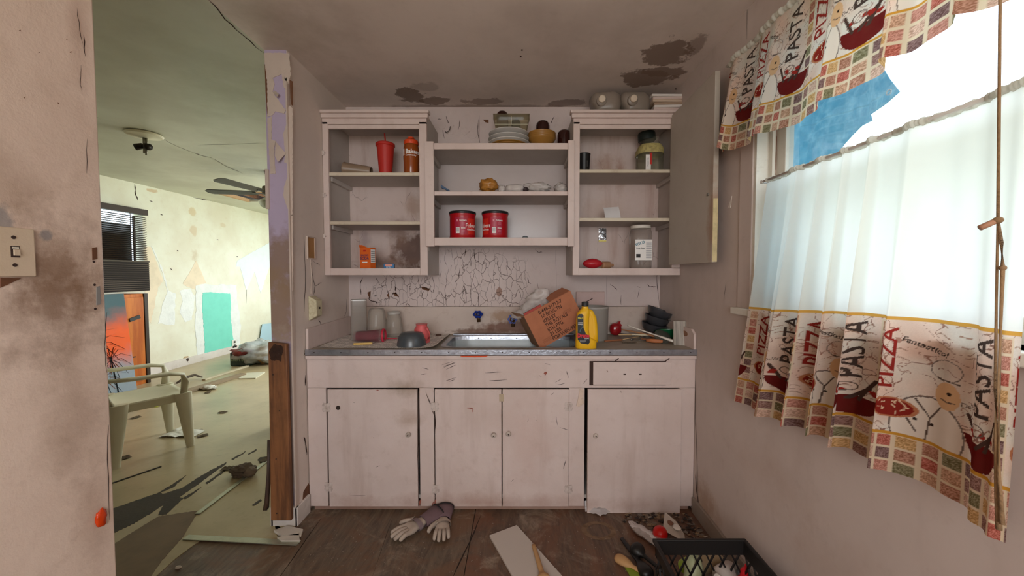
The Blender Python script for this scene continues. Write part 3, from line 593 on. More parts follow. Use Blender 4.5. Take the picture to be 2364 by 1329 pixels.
# peeled paint rag hanging by the fourth door, chipped bits, scuffs
x, z = bp(1340,915); m = MB(); m.prism([(x-.005,-.0025,z+.045),(x+.018,-.003,z+.04),(x+.014,-.006,z),(x+.02,-.008,z-.035),(x-.01,-.01,z-.055),(x-.025,-.008,z-.05),(x-.014,-.005,z-.01)], (0,-.002,0)); m.build('peeled_paint', mat('peeled_pink', lin(214,190,172), .7, var=.6, vs=40), t)
def scuff(lines, m=None, w=.0014):
    mb = MB()
    for ln in lines:
        pts = [Vector((bp(*p)[0], 0, bp(*p)[1])) for p in ln]; ribbon(mb, jag(pts, 3, .0012), w, (0,-1,0), .0025 if ln[0][1] < 893 else .0085)
    o = mb.build('scuff', m or mat('black_scuff', lin(92,80,76), .9), t); o['kind'] = 'stuff'
scuff([[(1022,850),(1040,840),(1054,835)],[(1024,846),(1050,838)],[(1030,852),(1052,842)],[(1020,842),(1044,834)],[(1030,878),(1054,871)],[(1036,880),(1050,876)],[(972,864),(985,862)],[(975,848),(990,852)],[(1120,860),(1160,858)],[(1130,878),(1170,876)],[(1282,882),(1298,873)],[(1286,888),(1304,884)],[(1308,856),(1312,872)],[(1345,886),(1356,874)],[(1380,885),(1400,878)],[(1470,868),(1540,869)],[(1258,838),(1270,842)],[(1244,866),(1250,868)],[(1292,985),(1310,990)],[(1380,988),(1408,990)],[(1390,984),(1424,988)],[(1284,960),(1286,980)],[(1272,910),(1278,905)],[(1440,1025),(1442,1040)],[(1480,980),(1488,1005)],[(870,1076),(878,1072)],[(810,1142),(845,1141)],[(816,926),(820,928)],[(1300,1080),(1306,1060)],[(1180,1110),(1186,1104)]])
scuff([[(1004,1168),(1006,1150)],[(968,1165),(972,1150)],[(998,1165),(1002,1155)],[(1255,862),(1262,858),(1258,866)],[(1078,940),(1092,942),(1092,950)],[(870,900),(876,900)]], mat('red_brown_chip', lin(150,84,70), .9), .003)
ck = [[(966,900),(967,960),(965,1050),(969,1165)],[(1002,900),(1006,970),(1005,1000)],[(984,905),(996,935),(1004,960)]]
scuff(ck, m_dark_gap, .0016)
# ---------------------------------------------------------------- countertop
ZK = .91
m_count = paint('worn_countertop', lin(168,156,140), grime=.5, patch=.5, gcol=lin(104,86,70), bump=.1, rough=.4)
m_alu = mat('aluminium_edging', lin(172,174,182), .32, .85, var=.5, vs=22, var_col=lin(110,110,116), bump=.15, bs=60)
SX0, SX1, SY0, SY1 = at(1020,803,Z=ZK).x, .36, 2.15, 2.54
t = thing('countertop', 'worn grey countertop edged with aluminium strip', 'countertop', (0, 2.075, ZK)); oy, oz = 2.075, ZK
def K(nm, a, b, c, d, e, f, m, bev=.0015): return B(a, b, c-oy, d-oy, e-oz, f-oz).build(nm, m, t, bevel=bev)
mb = MB()
for a, b, c, d_ in ((bx0, SX0, 2.08, 2.618), (SX1, bx1, 2.08, 2.618), (SX0, SX1, 2.08, SY0), (SX0, SX1, SY1, 2.618)): mb.box(a, b, c-oy, d_-oy, -.022, 0)
mb.build('worktop', m_count, t)
K('edge_strip', bx0, bx1, 2.074, 2.081, ZK-.029, ZK+.002, m_alu)
K('nosing', bx0, bx1, 2.076, 2.09, ZK-.052, ZK-.032, m_cab)
for i in range(15):
    x = bx0+.05+i*.1475; m = MB(); m.lathe([(.0035,0),(.0028,.0012)], 8); m.xf(Matrix.Translation((x,2.0739-oy,-.014)) @ Matrix.Rotation(PI/2, 4, 'X')); m.build('screw', mat('dark_screw', lin(52,46,44), .6), t)
x0, z0 = at(1062,822,Y=2.076).x, at(1062,820,Y=2.076).z-oz
mb = MB(); mb.prism([(x0,-.0002,z0-.002),(x0+.012,-.0002,z0-.008),(x0+.08,-.0002,z0-.010),(x0+.14,-.0002,z0-.008),(x0+.155,-.0002,z0-.001)], (0,-.0015,0)); mb.build('orange_paint_mark', mat('orange_red_paint', lin(214,78,30), .6), t)
bz = at(1195,708,Y=2.62).z
m_splash = paint('splashback_paint', lin(204,186,174), grime=.4, patch=.3, bump=.2, gcol=lin(140,108,88), stains=[((.02,2.62,.955),(.36,.2,.06),lin(118,78,60),2.2,.9), ((-.10,2.62,1.04),(.12,.2,.05),lin(160,124,92),2,.7), ((-.2,2.62,.93),(.3,.2,.025),lin(110,76,58),2.5,.8)])
K('splashback', bx0+.014, bx1-.014, 2.62, 2.638, ZK+.0005, bz, m_splash)
pl0, pl1 = at(712,760,X=bx0+.014), at(800,735,X=bx0+.014)
mb = MB(); mb.prism([(bx0,2.085-oy,.0005),(bx0,2.618-oy,.0005),(bx0,2.618-oy,.125),(bx0,2.085-oy,.115)], (.014,0,0)); mb.build('side_splash', m_cab, t, bevel=.0015)
mb = MB(); mb.prism([(bx1-.014,2.085-oy,.0005),(bx1-.014,2.618-oy,.0005),(bx1-.014,2.618-oy,.115),(bx1-.014,2.12-oy,.110),(bx1-.014,2.085-oy,.085)], (.014,0,0)); mb.build('side_splash', m_cab, t, bevel=.0015)
# ---------------------------------------------------------------- sink and valves
t = thing('kitchen_sink', 'grey enamel sink with a bright aluminium rim', 'sink', ((SX0+SX1)/2, (SY0+SY1)/2, ZK)); cx, cy = (SX0+SX1)/2, (SY0+SY1)/2
hx, hy = (SX1-SX0)/2, (SY1-SY0)/2
mb = MB(); seg = 40
def rr(hx, hy, z, p=9):
    out = []
    for k in range(seg):
        a = 2*PI*(k+.5)/seg; c_, s_ = math.cos(a), math.sin(a); m_ = (abs(c_)**p+abs(s_)**p)**(-1/p); out.append((c_*m_*hx, s_*m_*hy, z))
    return out
rings = [rr(hx-.004,hy-.004,.001), rr(hx-.010,hy-.010,-.03), rr(hx-.020,hy-.020,-.14), rr(hx-.05,hy-.05,-.165), rr(.03,.03,-.170,2)]
vs_ = sum(rings, []); mb.add(vs_, [(i*seg+k, (i+1)*seg+k, (i+1)*seg+(k+1) % seg, i*seg+(k+1) % seg) for i in range(len(rings)-1) for k in range(seg)]); mb.f.append(tuple((len(rings)-1)*seg+k for k in range(seg)))
mb.build('basin', mat('grey_enamel', lin(176,184,186), .22, var=.35, vs=5, var_col=lin(130,128,124)), t, smooth=True, auto=50)
mb = MB(); rings = [rr(hx+.022,hy+.022,.0012), rr(hx+.020,hy+.020,.0035), rr(hx+.003,hy+.003,.004), rr(hx-.006,hy-.006,.001), rr(hx-.009,hy-.009,-.022)]
mb.add(sum(rings, []), [(i*seg+k, i*seg+(k+1) % seg, (i+1)*seg+(k+1) % seg, (i+1)*seg+k) for i in range(len(rings)-1) for k in range(seg)])
mb.build('rim', m_alu, t, smooth=True, auto=30)
for i in range(8): m = MB(); m.lathe([(.004,0),(.003,.001)], 8); m.xf(Matrix.Translation((-hx+.08+i*.085, hy-.0105, -.012)) @ Matrix.Rotation(PI/2, 4, 'X')); m.build('screw', MATS['dark_screw'], t)
m = MB(); m.bar((-hx-.01,hy+.045,.006),(hx+.02,hy+.045,.006),.05,.008); m.build('rear_strip', m_alu, t, bevel=.0015)
m_brass, m_blue = mat('tarnished_brass', lin(110,84,56), .5, .7, var=.6, vs=40), mat('blue_valve_paint', lin(22,58,160), .4, var=.5, vs=40, var_col=lin(14,30,80))
def valve(px, py, label, tilt):
    p = at(px, py, Y=2.55); t = thing('water_valve', label, 'valve', p)
    m = MB(); m.tube([(0,.068,0),(0,.02,0)], .011, 12); m.tube([(0,.03,.004),(.004,.028,-.05)], .012, 12); m.blob((0,.03,0),(.018,.018,.018),2,0); m.build('body', m_brass, t, smooth=True)
    m = MB(); n = 12
    for ring, rr_ in ((-.006,.022),(-.006,.03),(.006,.03),(.006,.022)): m.v += [(rr_*(1+.12*math.cos(6*2*PI*k/36))*math.cos(2*PI*k/36), ring, rr_*(1+.12*math.cos(6*2*PI*k/36))*math.sin(2*PI*k/36)) for k in range(36)]
    m.f += [(r*36+k, r*36+(k+1) % 36, ((r+1) % 4)*36+(k+1) % 36, ((r+1) % 4)*36+k) for r in range(4) for k in range(36)]
    for k in range(3): a = k*2*PI/3; m.bar((0,0,0),(.024*math.cos(a),0,.024*math.sin(a)),.008,.006)
    h = m.build('handwheel', m_blue, t); h.rotation_euler = tilt; h.location = (0,.004,.004)
    m = MB(); m.lathe([(.007,0),(.006,.004)], 10); m.xf(Matrix.Rotation(PI/2, 4, 'X')); m.build('hub_nut', mat('bright_nut', lin(190,196,210), .3, .8), h)
valve(1103, 727, 'blue handwheel valve tipped upward on the splashback above the sink', (-.9,0,.2))
valve(1183, 738, 'blue handwheel valve facing forward beside the cardboard box', (0,0,0))
# ================================================================ things on the shelves
def vz(px0, px1, pyt, Z, Y):
    """base centre, radius and height of an upright round thing spanning px0..px1 with its top at pyt"""
    a, b = at(px0, pyt, Y=Y), at(px1, pyt, Y=Y); return Vector(((a.x+b.x)/2, Y, Z)), (b.x-a.x)/2, a.z-Z
def on(px, py, Z): p = at(px, py, Z=Z); return Vector((p.x, p.y, Z))
def cup(prof_out, t=.002):        # closed thin-walled profile: outside up, inside down
    return prof_out + [(max(r-t, .0005), z) for r, z in reversed(prof_out)][:-1] + [(max(prof_out[0][0]-t,.0005), prof_out[0][1]+t)]
Z1, Z2, Z3 = sl[0], sl[1], ZB+.041
m_white_print = mat('white_print', lin(236,230,224), .5); m_black_print = mat('black_print', lin(40,32,30), .6)
# lying tumbler
p = at(826, 387, Y=2.44)
t = thing('tumbler', 'grey brown plastic tumbler lying on its side in the left cupboard', 'cup', (p.x, 2.44, Z1+.045), (0,PI/2+.10,0)); mg = mat('smoky_plastic', lin(146,122,100), .35, var=.2)
m = MB(); m.lathe(cup([(.044,-.085),(.044,-.080),(.041,-.074),(.031,.080),(.028,.086)]), 24); m.build('body', mg, t, smooth=True, auto=40)
# red tumbler with straw
c, r, h = vz(868, 911, 331, Z1, 2.42)
t = thing('straw_tumbler', 'matte red tumbler with a red straw on the top shelf', 'cup', c); mr = mat('matte_red_plastic', lin(190,44,34), .5, var=.1)
m = MB(); m.lathe([(r*.62,0),(r*.64,.004),(r*.90,h-.022),(r*.92,h-.02)], 32); m.build('body', mr, t, smooth=True, auto=40)
m = MB(); m.lathe([(r*.92,h-.022),(r*1.0,h-.018),(r*1.0,h-.006),(r*.9,h),(r*.3,h+.003)], 32); m.build('lid', mr, t, smooth=True, auto=40)
m = MB(); m.tube([(.004,0,h-.03),(-.004,0,h+.062)], .0042, 10); m.build('straw', mr, t, smooth=True)
# orange sports bottle
c, r, h = vz(931, 967, 317, Z1, 2.40)
t = thing('sports_bottle', 'amber sports bottle with an orange cap and white lettering', 'bottle', c)
mo = NT('amber_plastic'); mo.bsdf.inputs['Base Color'].default_value = lin(176,88,34); mo.bsdf.inputs['Roughness'].default_value = .15; mo.bsdf.inputs['Transmission Weight'].default_value = .35
m = MB(); m.lathe([(r*.86,0),(r*.92,.006),(r*.92,h*.28),(r*.98,h*.42),(r*1.0,h*.6),(r*.94,h*.72),(r*.84,h*.80)], 32); m.build('body', mo.m, t, smooth=True, auto=50)
mo2 = mat('orange_cap', lin(222,74,30), .45)
m = MB(); m.lathe([(r*.88,h*.80),(r*.92,h*.82),(r*.88,h*.9),(r*.5,h*.95),(r*.42,h*.955),(r*.40,h*.99),(r*.2,h)], 32); m.build('cap', mo2, t, smooth=True, auto=40)
text('lettering', 'Bakers', m_white_print, t, FRONT(0, -r*1.012, h*.58), .036, .95, .03, 'LEFT', bend=r*1.012, dx=-.024)
text('lettering', 'Community', m_white_print, t, FRONT(0, -r*1.012, h*.49), .015, .95, .02, 'LEFT', bend=r*1.012, dx=-.024)
m = MB(); m.grid(lambda u, v: (r*1.012*math.sin(-1.15+.45*u), -r*1.012*math.cos(-1.15+.45*u), h*(.49+.17*v)), 6, 1); m.build('white_badge', m_white_print, t)
# baking soda box
p = at(847, 616, Y=2.36)
t = thing('soda_box', 'orange baking soda carton with one flap open', 'box', (p.x, 2.375, Z3), (0,0,-.35))
mor = mat('orange_carton', lin(226,104,34), .55, var=.12, vs=30)
a = .040; d_ = .024; hh = .128
B(-a,a,-d_,d_,0,hh).build('carton', mor, t, bevel=.001)
text('lettering', 'BAKING', mat('navy_print', lin(70,50,90), .6), t, FRONT(-.002,-d_-.0006,.080), .017, .95, .02); text('lettering', 'SODA', MATS['navy_print'], t, FRONT(-.002,-d_-.0006,.062), .024, 1.0, .04)
B(-.022,.018,-d_-.0007,-d_-.0001,.034,.042).build('print_bar', m_white_print, t); B(-.012,.008,-d_-.0007,-d_-.0001,.104,.114).build('print_badge', mat('red_print', lin(190,44,34), .6), t)
B(a+.0001,a+.0008,-.019,.019,.035,.118).build('facts_panel', m_white_print, t)
for k in range(6): B(a+.0009,a+.0013,-.017,.017,.042+k*.012,.0445+k*.012).build('facts_line', m_black_print, t)
m = MB(); m.prism([(-a,-d_,hh),(a*.5,-d_,hh),(-.012,-d_-.010,hh+.016),(-a*.9,-d_-.012,hh+.016)], (0,.0012,0)); m.build('flap', mor, t)
p = at(898, 611, Y=2.37)
t = thing('small_packet', 'small blue packet beside the orange carton', 'packet', (p.x, 2.375, Z3), (0,0,.05))
B(-.032,.032,-.012,.012,0,.030).build('packet', mat('blue_carton', lin(58,112,158), .4), t, bevel=.003); B(-.022,.022,-.0128,-.0121,.014,.026).build('print', mat('pink_print', lin(220,150,130), .6), t); text('lettering','EXTRA', m_white_print, t, FRONT(0,-.0132,.008), .010)
# ---- middle unit, top shelf
m_plate, m_amber = mat('white_crockery', lin(206,200,194), .25), mat('amber_crockery', lin(158,112,52), .3, var=.1)
pc = at(1175, 330, Y=2.44); px_ = pc.x
def plate(z, r, m, label, grp):
    o = MB().lathe(cup([(r*.58,0),(r*.60,.002),(r*.76,.005),(r*.97,.017),(r,.0185),(r,.0215)], .003), 40).build('dinner_plate', m, None, smooth=True, auto=35)
    o.location = (px_, 2.445, z); return tag(o, label, 'plate', grp)
plate(ZM, .112, m_amber, 'amber plate at the very bottom of the plate stack', 'stacked plates'); plate(ZM+.010, .116, m_amber, 'amber plate second from the bottom of the stack', 'stacked plates')
for i, (nm) in enumerate(('lowest white plate, lying on the amber plates', 'middle white plate of the plate stack', 'topmost white plate of the plate stack')):
    plate(ZM+.022+i*.026+(i == 2)*.006, (.130,.131,.128)[i], m_plate, nm, 'stacked plates')
bc, r, h = vz(1219, 1283, 297, ZM, 2.44)
for i, nm in enumerate(('amber bowl at the bottom of the bowl stack', 'second lowest amber bowl in the bowl stack', 'third amber bowl up in the bowl stack', 'topmost amber bowl of the bowl stack')):
    o = MB().lathe(cup([(r*.42,0),(r*.46,.004),(r*.76,.036),(r*.92,.058),(r*1.0,.068),(r*1.0,.071)], .003), 36).build('amber_bowl', m_amber, None, smooth=True, auto=35)
    o.location = (bc.x, 2.44, ZM+i*.0105); tag(o, nm, 'bowl', 'stacked amber bowls')
m_brown_glass = mat('dark_brown_glass', lin(52,22,16), .12, var=.2, spec=.6)
for x0_, x1_, yt, Y, nm in ((1287,1318,300,2.50,'short dark brown domed tumbler at the right end of the top shelf'), (1237,1269,279,2.585,'dark brown domed tumbler standing behind the amber bowls'), (1146,1173,257,2.588,'dark brown domed tumbler behind the clear tub')):
    c, r, h = vz(x0_, x1_, yt, ZM, Y); o = MB().lathe([(r*.98,0),(r,.004),(r,h-r*.8),(r*.92,h-r*.42),(r*.68,h-r*.14),(r*.3,h-.002),(.002,h)], 28).build('brown_tumbler', m_brown_glass, None, smooth=True, auto=50)
    o.location = c; tag(o, nm, 'cup', 'dark brown tumblers')
m_tub = glassy('yellowed_plastic', (.80,.76,.64), .22, lin(170,158,130), .12)
ZTB = ZM+.0865; a_, b_ = at(1138, 263, Y=2.40), at(1223, 263, Y=2.40); w = (b_.x-a_.x)/2; hh = a_.z-ZTB
t = thing('storage_tub', 'clear yellowed plastic tub standing on the white plates', 'container', ((a_.x+b_.x)/2, 2.448, ZTB))
m = MB(); m.shell([(w*.58,0.001),(w*.84,.006),(w*.90,hh*.5),(w*.98,hh-.02),(w,hh-.018),(w,hh)], 32, sq=8); m.xf(Matrix.Diagonal((1,.40,1,1))); m.build('body', m_tub, t, smooth=True, auto=40)
B(-w,w,-w*.4,w*.4,hh,hh+.004).build('lid', m_tub, t, bevel=.002); B(-w*.9,w*.9,-w*.39,-w*.37,hh-.062,hh-.059).build('ridge', mat('pale_ridge', lin(200,194,170), .3), t); B(-.0015,.0015,-w*.39,-w*.37,hh-.058,hh-.01).build('ridge', MATS['pale_ridge'], t)
MB().blob((.028,0,hh*.62),(.030,.02,.035),2.5).build('dark_content', mat('slate_dark', lin(58,60,58), .5), t, smooth=True); B(-.09,-.02,-.015,.015,hh*.4,hh*.82).build('brown_content', mat('brown_dark', lin(92,74,62), .6), t, bevel=.006)
# ---- middle unit, second shelf
m_bag = glassy('clear_bag', (.92,.90,.88), .55, lin(226,216,210), .10); m_bag_d = mat('dark_bag_print', lin(56,40,40), .5)
p = at(1032, 438, Y=2.37); m = MB(); m.grid(lambda u, v: (-.035+.07*u, -.02+.03*v, (.050-.046*u)*(math.sin(v*PI)*.35+.65)+.004*mnoise.noise(Vector((u*5,v*5,1)))), 10, 6)
o = m.build('blue_wrapper', mat('blue_wrapper_film', lin(92,112,140), .35, var=.4, vs=40), None, thick=.002); o.location = (p.x, 2.37, ZM2+.002); tag(o, 'crumpled blue wrapper at the left end of the middle shelf', 'wrapper')
def bag(name, label, cat, px0, px1, pyt, Z, Y, m, nz=.35, seed=1, parent=None, dz=.0, p=2.0):
    a, b = at(px0, pyt, Y=Y), at(px1, pyt, Y=Y); w = (b.x-a.x)/2; h = a.z-Z
    o = MB().blob((0,0,h/2*.95),(w,min(w,.05),h/2),p,nz,3.2,28,18,seed).build(name, m, parent, smooth=True); zmin = min(v.co.z for v in o.data.vertices)
    o.location = ((a.x+b.x)/2, Y, Z-zmin+.0005); return tag(o, label, cat)
bag('amber_bag', 'crumpled amber bag on the middle shelf', 'bag', 1107, 1150, 416, ZM2, 2.38, mat('amber_film', lin(178,120,52), .3, var=.5, vs=30), .35, 3)
bag('plastic_bag', 'small puffed clear bag right beside the amber bag', 'bag', 1149, 1168, 429, ZM2, 2.37, m_bag, .4, 4)
bag('plastic_bag', 'flat clear plastic pack in the middle of the shelf', 'bag', 1166, 1210, 428, ZM2, 2.37, m_bag, .12, 5, p=3)
o = bag('plastic_bag', 'clear bag with a dark printed end on the middle shelf', 'bag', 1211, 1268, 426, ZM2, 2.37, m_bag, .5, 6)
MB().blob((-.075,-.02,.012),(.022,.012,.012),2,.5,4,12,8,3).build('dark_end', m_bag_d, o, smooth=True)
bag('plastic_bag', 'creased clear bag pushed to the right end of the middle shelf', 'bag', 1280, 1309, 425, ZM2, 2.39, m_bag, .5, 8)
# ---- coffee cans
m_can, m_lid = mat('red_can_plastic', lin(176,16,26), .32, var=.06), mat('black_lid', lin(28,26,26), .4)
def can(px0, px1, label, rot):
    c, r, h = vz(px0, px1, 489, ZM3, 2.44); h *= .97; r *= .985
    t = thing('coffee_can', label, 'can', c, (0,0,rot), 'red coffee cans')
    m = MB(); m.lathe([(r*.985,0),(r,.004),(r,.012),(r*.96,.018),(r*.955,.022),(r*.955,h-.030),(r*.965,h-.026),(r*.99,h-.018),(r*.99,h-.010)], 48); m.build('body', m_can, t, smooth=True, auto=30)
    m = MB(); m.lathe([(r*.98,h-.014),(r*1.02,h-.012),(r*1.02,h-.002),(r*.98,h+.003),(.01,h+.003)], 48); m.build('lid', m_lid, t, smooth=True, auto=30)
    def panel(nm, a0, a1, z0, z1, m_, rr=.957):
        mb = MB(); mb.grid(lambda u, v: (rr*r*math.sin(a0+(a1-a0)*u), -rr*r*math.cos(a0+(a1-a0)*u), z0+(z1-z0)*v), 10, 1); return mb.build(nm, m_, t)
    panel('pink_panel', -.42, .50, h*.18, h*.78, mat('crimson_panel', lin(172,36,62), .35)); sd0 = (.66, 1.35) if rot < 0 else (-1.35, -.62); panel('scarlet_label', *sd0, h*.16, h*.74, mat('scarlet_label', lin(206,44,30), .35))
    panel('barcode', -.30, .0, h*.20, h*.42, m_white_print, .960)
    for k in range(7): panel('barcode_line', -.27+k*.036, -.255+k*.036, h*.26, h*.40, mat('grey_print', lin(120,120,130), .6), .962)
    def lab(s, ang, z, sz, m_=m_white_print):
        Mx = Matrix.Rotation(ang, 4, 'Z') @ FRONT(0, -r*.965, z); text('lettering', s, m_, t, Mx, sz, .9, .02, bend=r*.965)
    sd = 1.0 if rot < 0 else -.98; lab('Folgers', .27, h*.66, .017); lab('Folgers', sd, h*.48, .034); lab('Classic Roast', sd, h*.34, .014)
    panel('white_bar', .12, .44, h*.375, h*.40, m_white_print, .960)
    for k in range(3): panel('fine_print', .16, .40, h*(.24+.03*k), h*(.247+.03*k), mat('pale_pink_print', lin(220,140,150), .6), .960); panel('fine_print', .16, .40, h*(.52+.03*k), h*(.527+.03*k), MATS['pale_pink_print'], .960)
    panel('recycling_mark', -.24, -.12, h*.62, h*.70, MATS['pale_pink_print'], .960)
    return t
can(1037, 1099, 'red coffee can with a black lid, left of the pair', -.10); can(1112, 1174, 'red coffee can with a black lid, right of the pair', .12)
p = at(1212, 548, Y=2.42); o = MB().lathe([(.018,0),(.018,.010),(.012,.016),(.002,.017)], 20).build('bottle_cap', mat('slate_cap', lin(98,108,110), .5), None, smooth=True); o.location = (p.x, 2.36, ZM3); tag(o, 'small slate grey cap on the lowest middle shelf', 'cap')
# ---- right cupboard
ZR1, ZR2, ZR3 = sr[0], sr[1], ZB+.041
c, r, h = vz(1334, 1363, 356, ZR1, 2.43); t = thing('black_cup', 'black cup at the left of the right cupboard top shelf', 'cup', c)
MB().lathe(cup([(r*.8,0),(r*.84,.004),(r*1.0,h-.006),(r*1.03,h-.003),(r*1.03,h)]), 24).build('body', m_lid, t, smooth=True, auto=40); B(r*.3,r*.34,-r*.98,-r*.9,h*.3,h*.6).build('mark', mat('grey_mark', lin(110,108,106), .6), t)
m_jar = glassy('jar_glass', (.84,.86,.80), .14, lin(180,172,150), .05)
c, r, h = vz(1470, 1530, 306, ZR1, 2.46); t = thing('glass_jar', 'glass jar with a tilted black lid and yellow shoulder label', 'jar', c)
MB().shell([(r*.90,0),(r*.95,.006),(r*.95,h*.46),(r*.92,h*.56),(r*.70,h*.72),(r*.60,h*.78),(r*.60,h*.84)], 36, sq=3).build('body', m_jar, t, smooth=True)
MB().shell([(r*.98,h*.46),(r*.97,h*.58),(r*.80,h*.68)], 36, sq=3).build('yellow_label', mat('yellowed_label', lin(186,170,108), .6, var=.5, vs=60, var_col=lin(90,76,50)), t, smooth=True)
m = MB(); m.lathe([(r*.62,h*.80),(r*.66,h*.81),(r*.66,h*.96),(r*.6,h),(.003,h)], 28); o = m.build('lid', mat('dark_green_lid', lin(34,40,36), .35), t, smooth=True, auto=40); o.rotation_euler = (0,-.08,0)
B(-r*.60,-r*.22,-r*.97,-r*.94,h*.06,h*.40).build('paper_label', m_white_print, t); B(-r*.30,-r*.12,-r*.975,-r*.945,h*.18,h*.44).build('red_label', mat('red_print', lin(190,44,34), .6), t)
text('lettering', 'PRESERVES', m_black_print, t, Matrix.Translation((-r*.42,-r*.98,h*.23)) @ Matrix.Rotation(PI/2, 4, 'X') @ Matrix.Rotation(PI/2, 4, 'Z'), .011)
p = at(1415, 490, Y=2.40); m = MB(); m.grid(lambda u, v: (-.048+.096*u, .035*v*v+.006*math.sin(u*4), .085*v), 8, 8); o = m.build('paper_note', mat('white_paper', lin(212,206,204), .8, var=.15), None, thick=.0008); o.location = (p.x, 2.40, ZR2); o.rotation_euler = (0,-.06,0); tag(o, 'white scrap of paper leaning on the middle shelf of the right cupboard', 'paper')
p = at(1391, 542, Y=2.625); t = thing('foil_sachet', 'silver foil sachet stuck to the back of the right cupboard', 'sachet', (p.x, 2.6305, p.z))
m = MB(); m.grid(lambda u, v: (-.026+.052*u, -.004-.006*math.sin(u*PI)*math.sin(v*PI)+.003*mnoise.noise(Vector((u*4,v*6,2))), -.046+.092*v), 8, 12); m.build('foil', mat('silver_foil', lin(190,190,194), .25, .9, var=.4, vs=60), t, thick=.001); B(-.026,.026,-.0062,-.003,-.046,-.036).build('gold_end', mat('gold_foil', lin(180,160,90), .35, .6), t)
c, r, h = vz(1455, 1503, 521, ZR3, 2.42); t = thing('fruit_jar', 'big clear plastic jar with a white lid and white label', 'jar', c)
MB().shell([(r*.86,0.001),(r*.94,.005),(r*.96,h*.10),(r*.96,h*.62),(r*.99,h*.76),(r*.92,h*.86),(r*.86,h*.905),(r*.86,h*.92)], 36, sq=3.5).build('body', glassy('pet_plastic', (.88,.86,.84), .16, lin(190,180,172), .05), t, smooth=True)
MB().lathe([(r*.88,h*.925),(r*.94,h*.93),(r*.94,h*.995),(r*.88,h),(.003,h)], 36).build('lid', mat('off_white_lid', lin(214,204,192), .45), t, smooth=True, auto=40)
B(-r*.80,r*.80,-r*.985,-r*.965,h*.19,h*.66).build('label', m_white_print, t, bevel=.0005)
text('lettering', 'SYSCO', mat('teal_print', lin(40,110,130), .6), t, FRONT(-r*.35,-r*.99,h*.57) @ Matrix.Rotation(.35, 4, 'Z'), .022, .9, .03); text('lettering', 'Fruit Salad', m_black_print, t, FRONT(-r*.28,-r*.99,h*.46), .015, .85, .02)
B(-r*.70,-r*.30,-r*.99,-r*.986,h*.25,h*.33).build('barcode', m_black_print, t)
for k in range(9): B(r*.22,r*.74,-r*.99,-r*.986,h*(.24+.042*k),h*(.25+.042*k)).build('fine_print', mat('grey_print', lin(120,120,130), .6), t)
p = at(1368, 603, Y=2.37); o = MB().blob((0,0,.031),(.062,.030,.031),1.7).build('toy_football', mat('red_rubber', lin(176,30,40), .4, bump=.2), None, smooth=True); o.location = (p.x, 2.37, ZR3); tag(o, 'red football shaped toy at the bottom of the right cupboard', 'toy')
p = at(1403, 606, Y=2.39); t = thing('wooden_bottle', 'brown lying bottle touching the red toy football', 'bottle', (p.x, 2.40, ZR3+.022), (0,PI/2,.5))
m = MB(); m.lathe([(.016,-.045),(.022,-.04),(.022,.015),(.010,.028),(.010,.045)], 20); m.build('body', mat('tan_wood', lin(168,124,92), .5, var=.3), t, smooth=True, auto=40)
# ---- on top of the right cupboard
m_jug = glassy('grey_jug_plastic', (.55,.52,.48), .55, lin(140,130,118), .2)
m_jug = mat('smoky_jug', lin(136,122,110), .35, var=.25, vs=10)
def jug(px, py, label, s):
    p = at(px, py, Y=2.37); t = thing('plastic_jug', label, 'jug', (p.x, 2.385, ZT), (0,0,s), 'jugs on the right cupboard')
    m = MB(); m.blob((.014,.02,.072),(.086,.075,.072),3.0,.08,2,28,16,2); m.v = [(v[0]-.045*max(0,v[2]-.02)*6*(1 if v[0] < 0 else -.1), v[1], v[2]) if v[0] < -.02 and v[2] > .07 else v for v in m.v]
    m.build('body', m_jug, t, smooth=True)
    m = MB(); m.lathe([(.032,0),(.030,.014),(.024,.018)], 20); m.xf(Matrix.Translation((-.026,-.046,.074)) @ Matrix.Rotation(PI/2+.2, 4, 'X')); m.build('neck', m_jug, t, smooth=True, auto=40)
    m = MB(); m.lathe([(.021,.0),(.021,.012),(.018,.015)], 20); m.xf(Matrix.Translation((-.026,-.064,.078)) @ Matrix.Rotation(PI/2+.2, 4, 'X')); m.build('cap', mat('cream_cap', lin(206,186,164), .5), t, smooth=True, auto=40)
jug(1398, 233, 'smoky plastic jug with a cream cap, leftmost on the cupboard top', -.1); jug(1465, 230, 'smoky plastic jug beside the pile of papers', .05)
ml = [mat('paper_tan', lin(196,172,150), .8), mat('paper_pink', lin(206,182,172), .8), mat('paper_white', lin(214,204,196), .8), mat('paper_brown', lin(158,132,110), .8)]
p = at(1540, 238, Y=2.37)
for i in range(7):
    o = B(-.085+.004*random.uniform(-1,1),.095,-.06,.07,0,.0155).build('magazine', ml[i % 4], None, bevel=.004); o.location = (p.x+random.uniform(-.008,.008)-.004*i, 2.385, ZT+.016*i); o.rotation_euler = (0,0,random.uniform(-.08,.08))
    tag(o, ['bottom', 'second lowest', 'third from the bottom', 'fourth from the bottom', 'fifth from the bottom', 'second highest', 'topmost'][i]+' magazine in the pile on the right cupboard', 'magazine', 'magazines on the right cupboard')
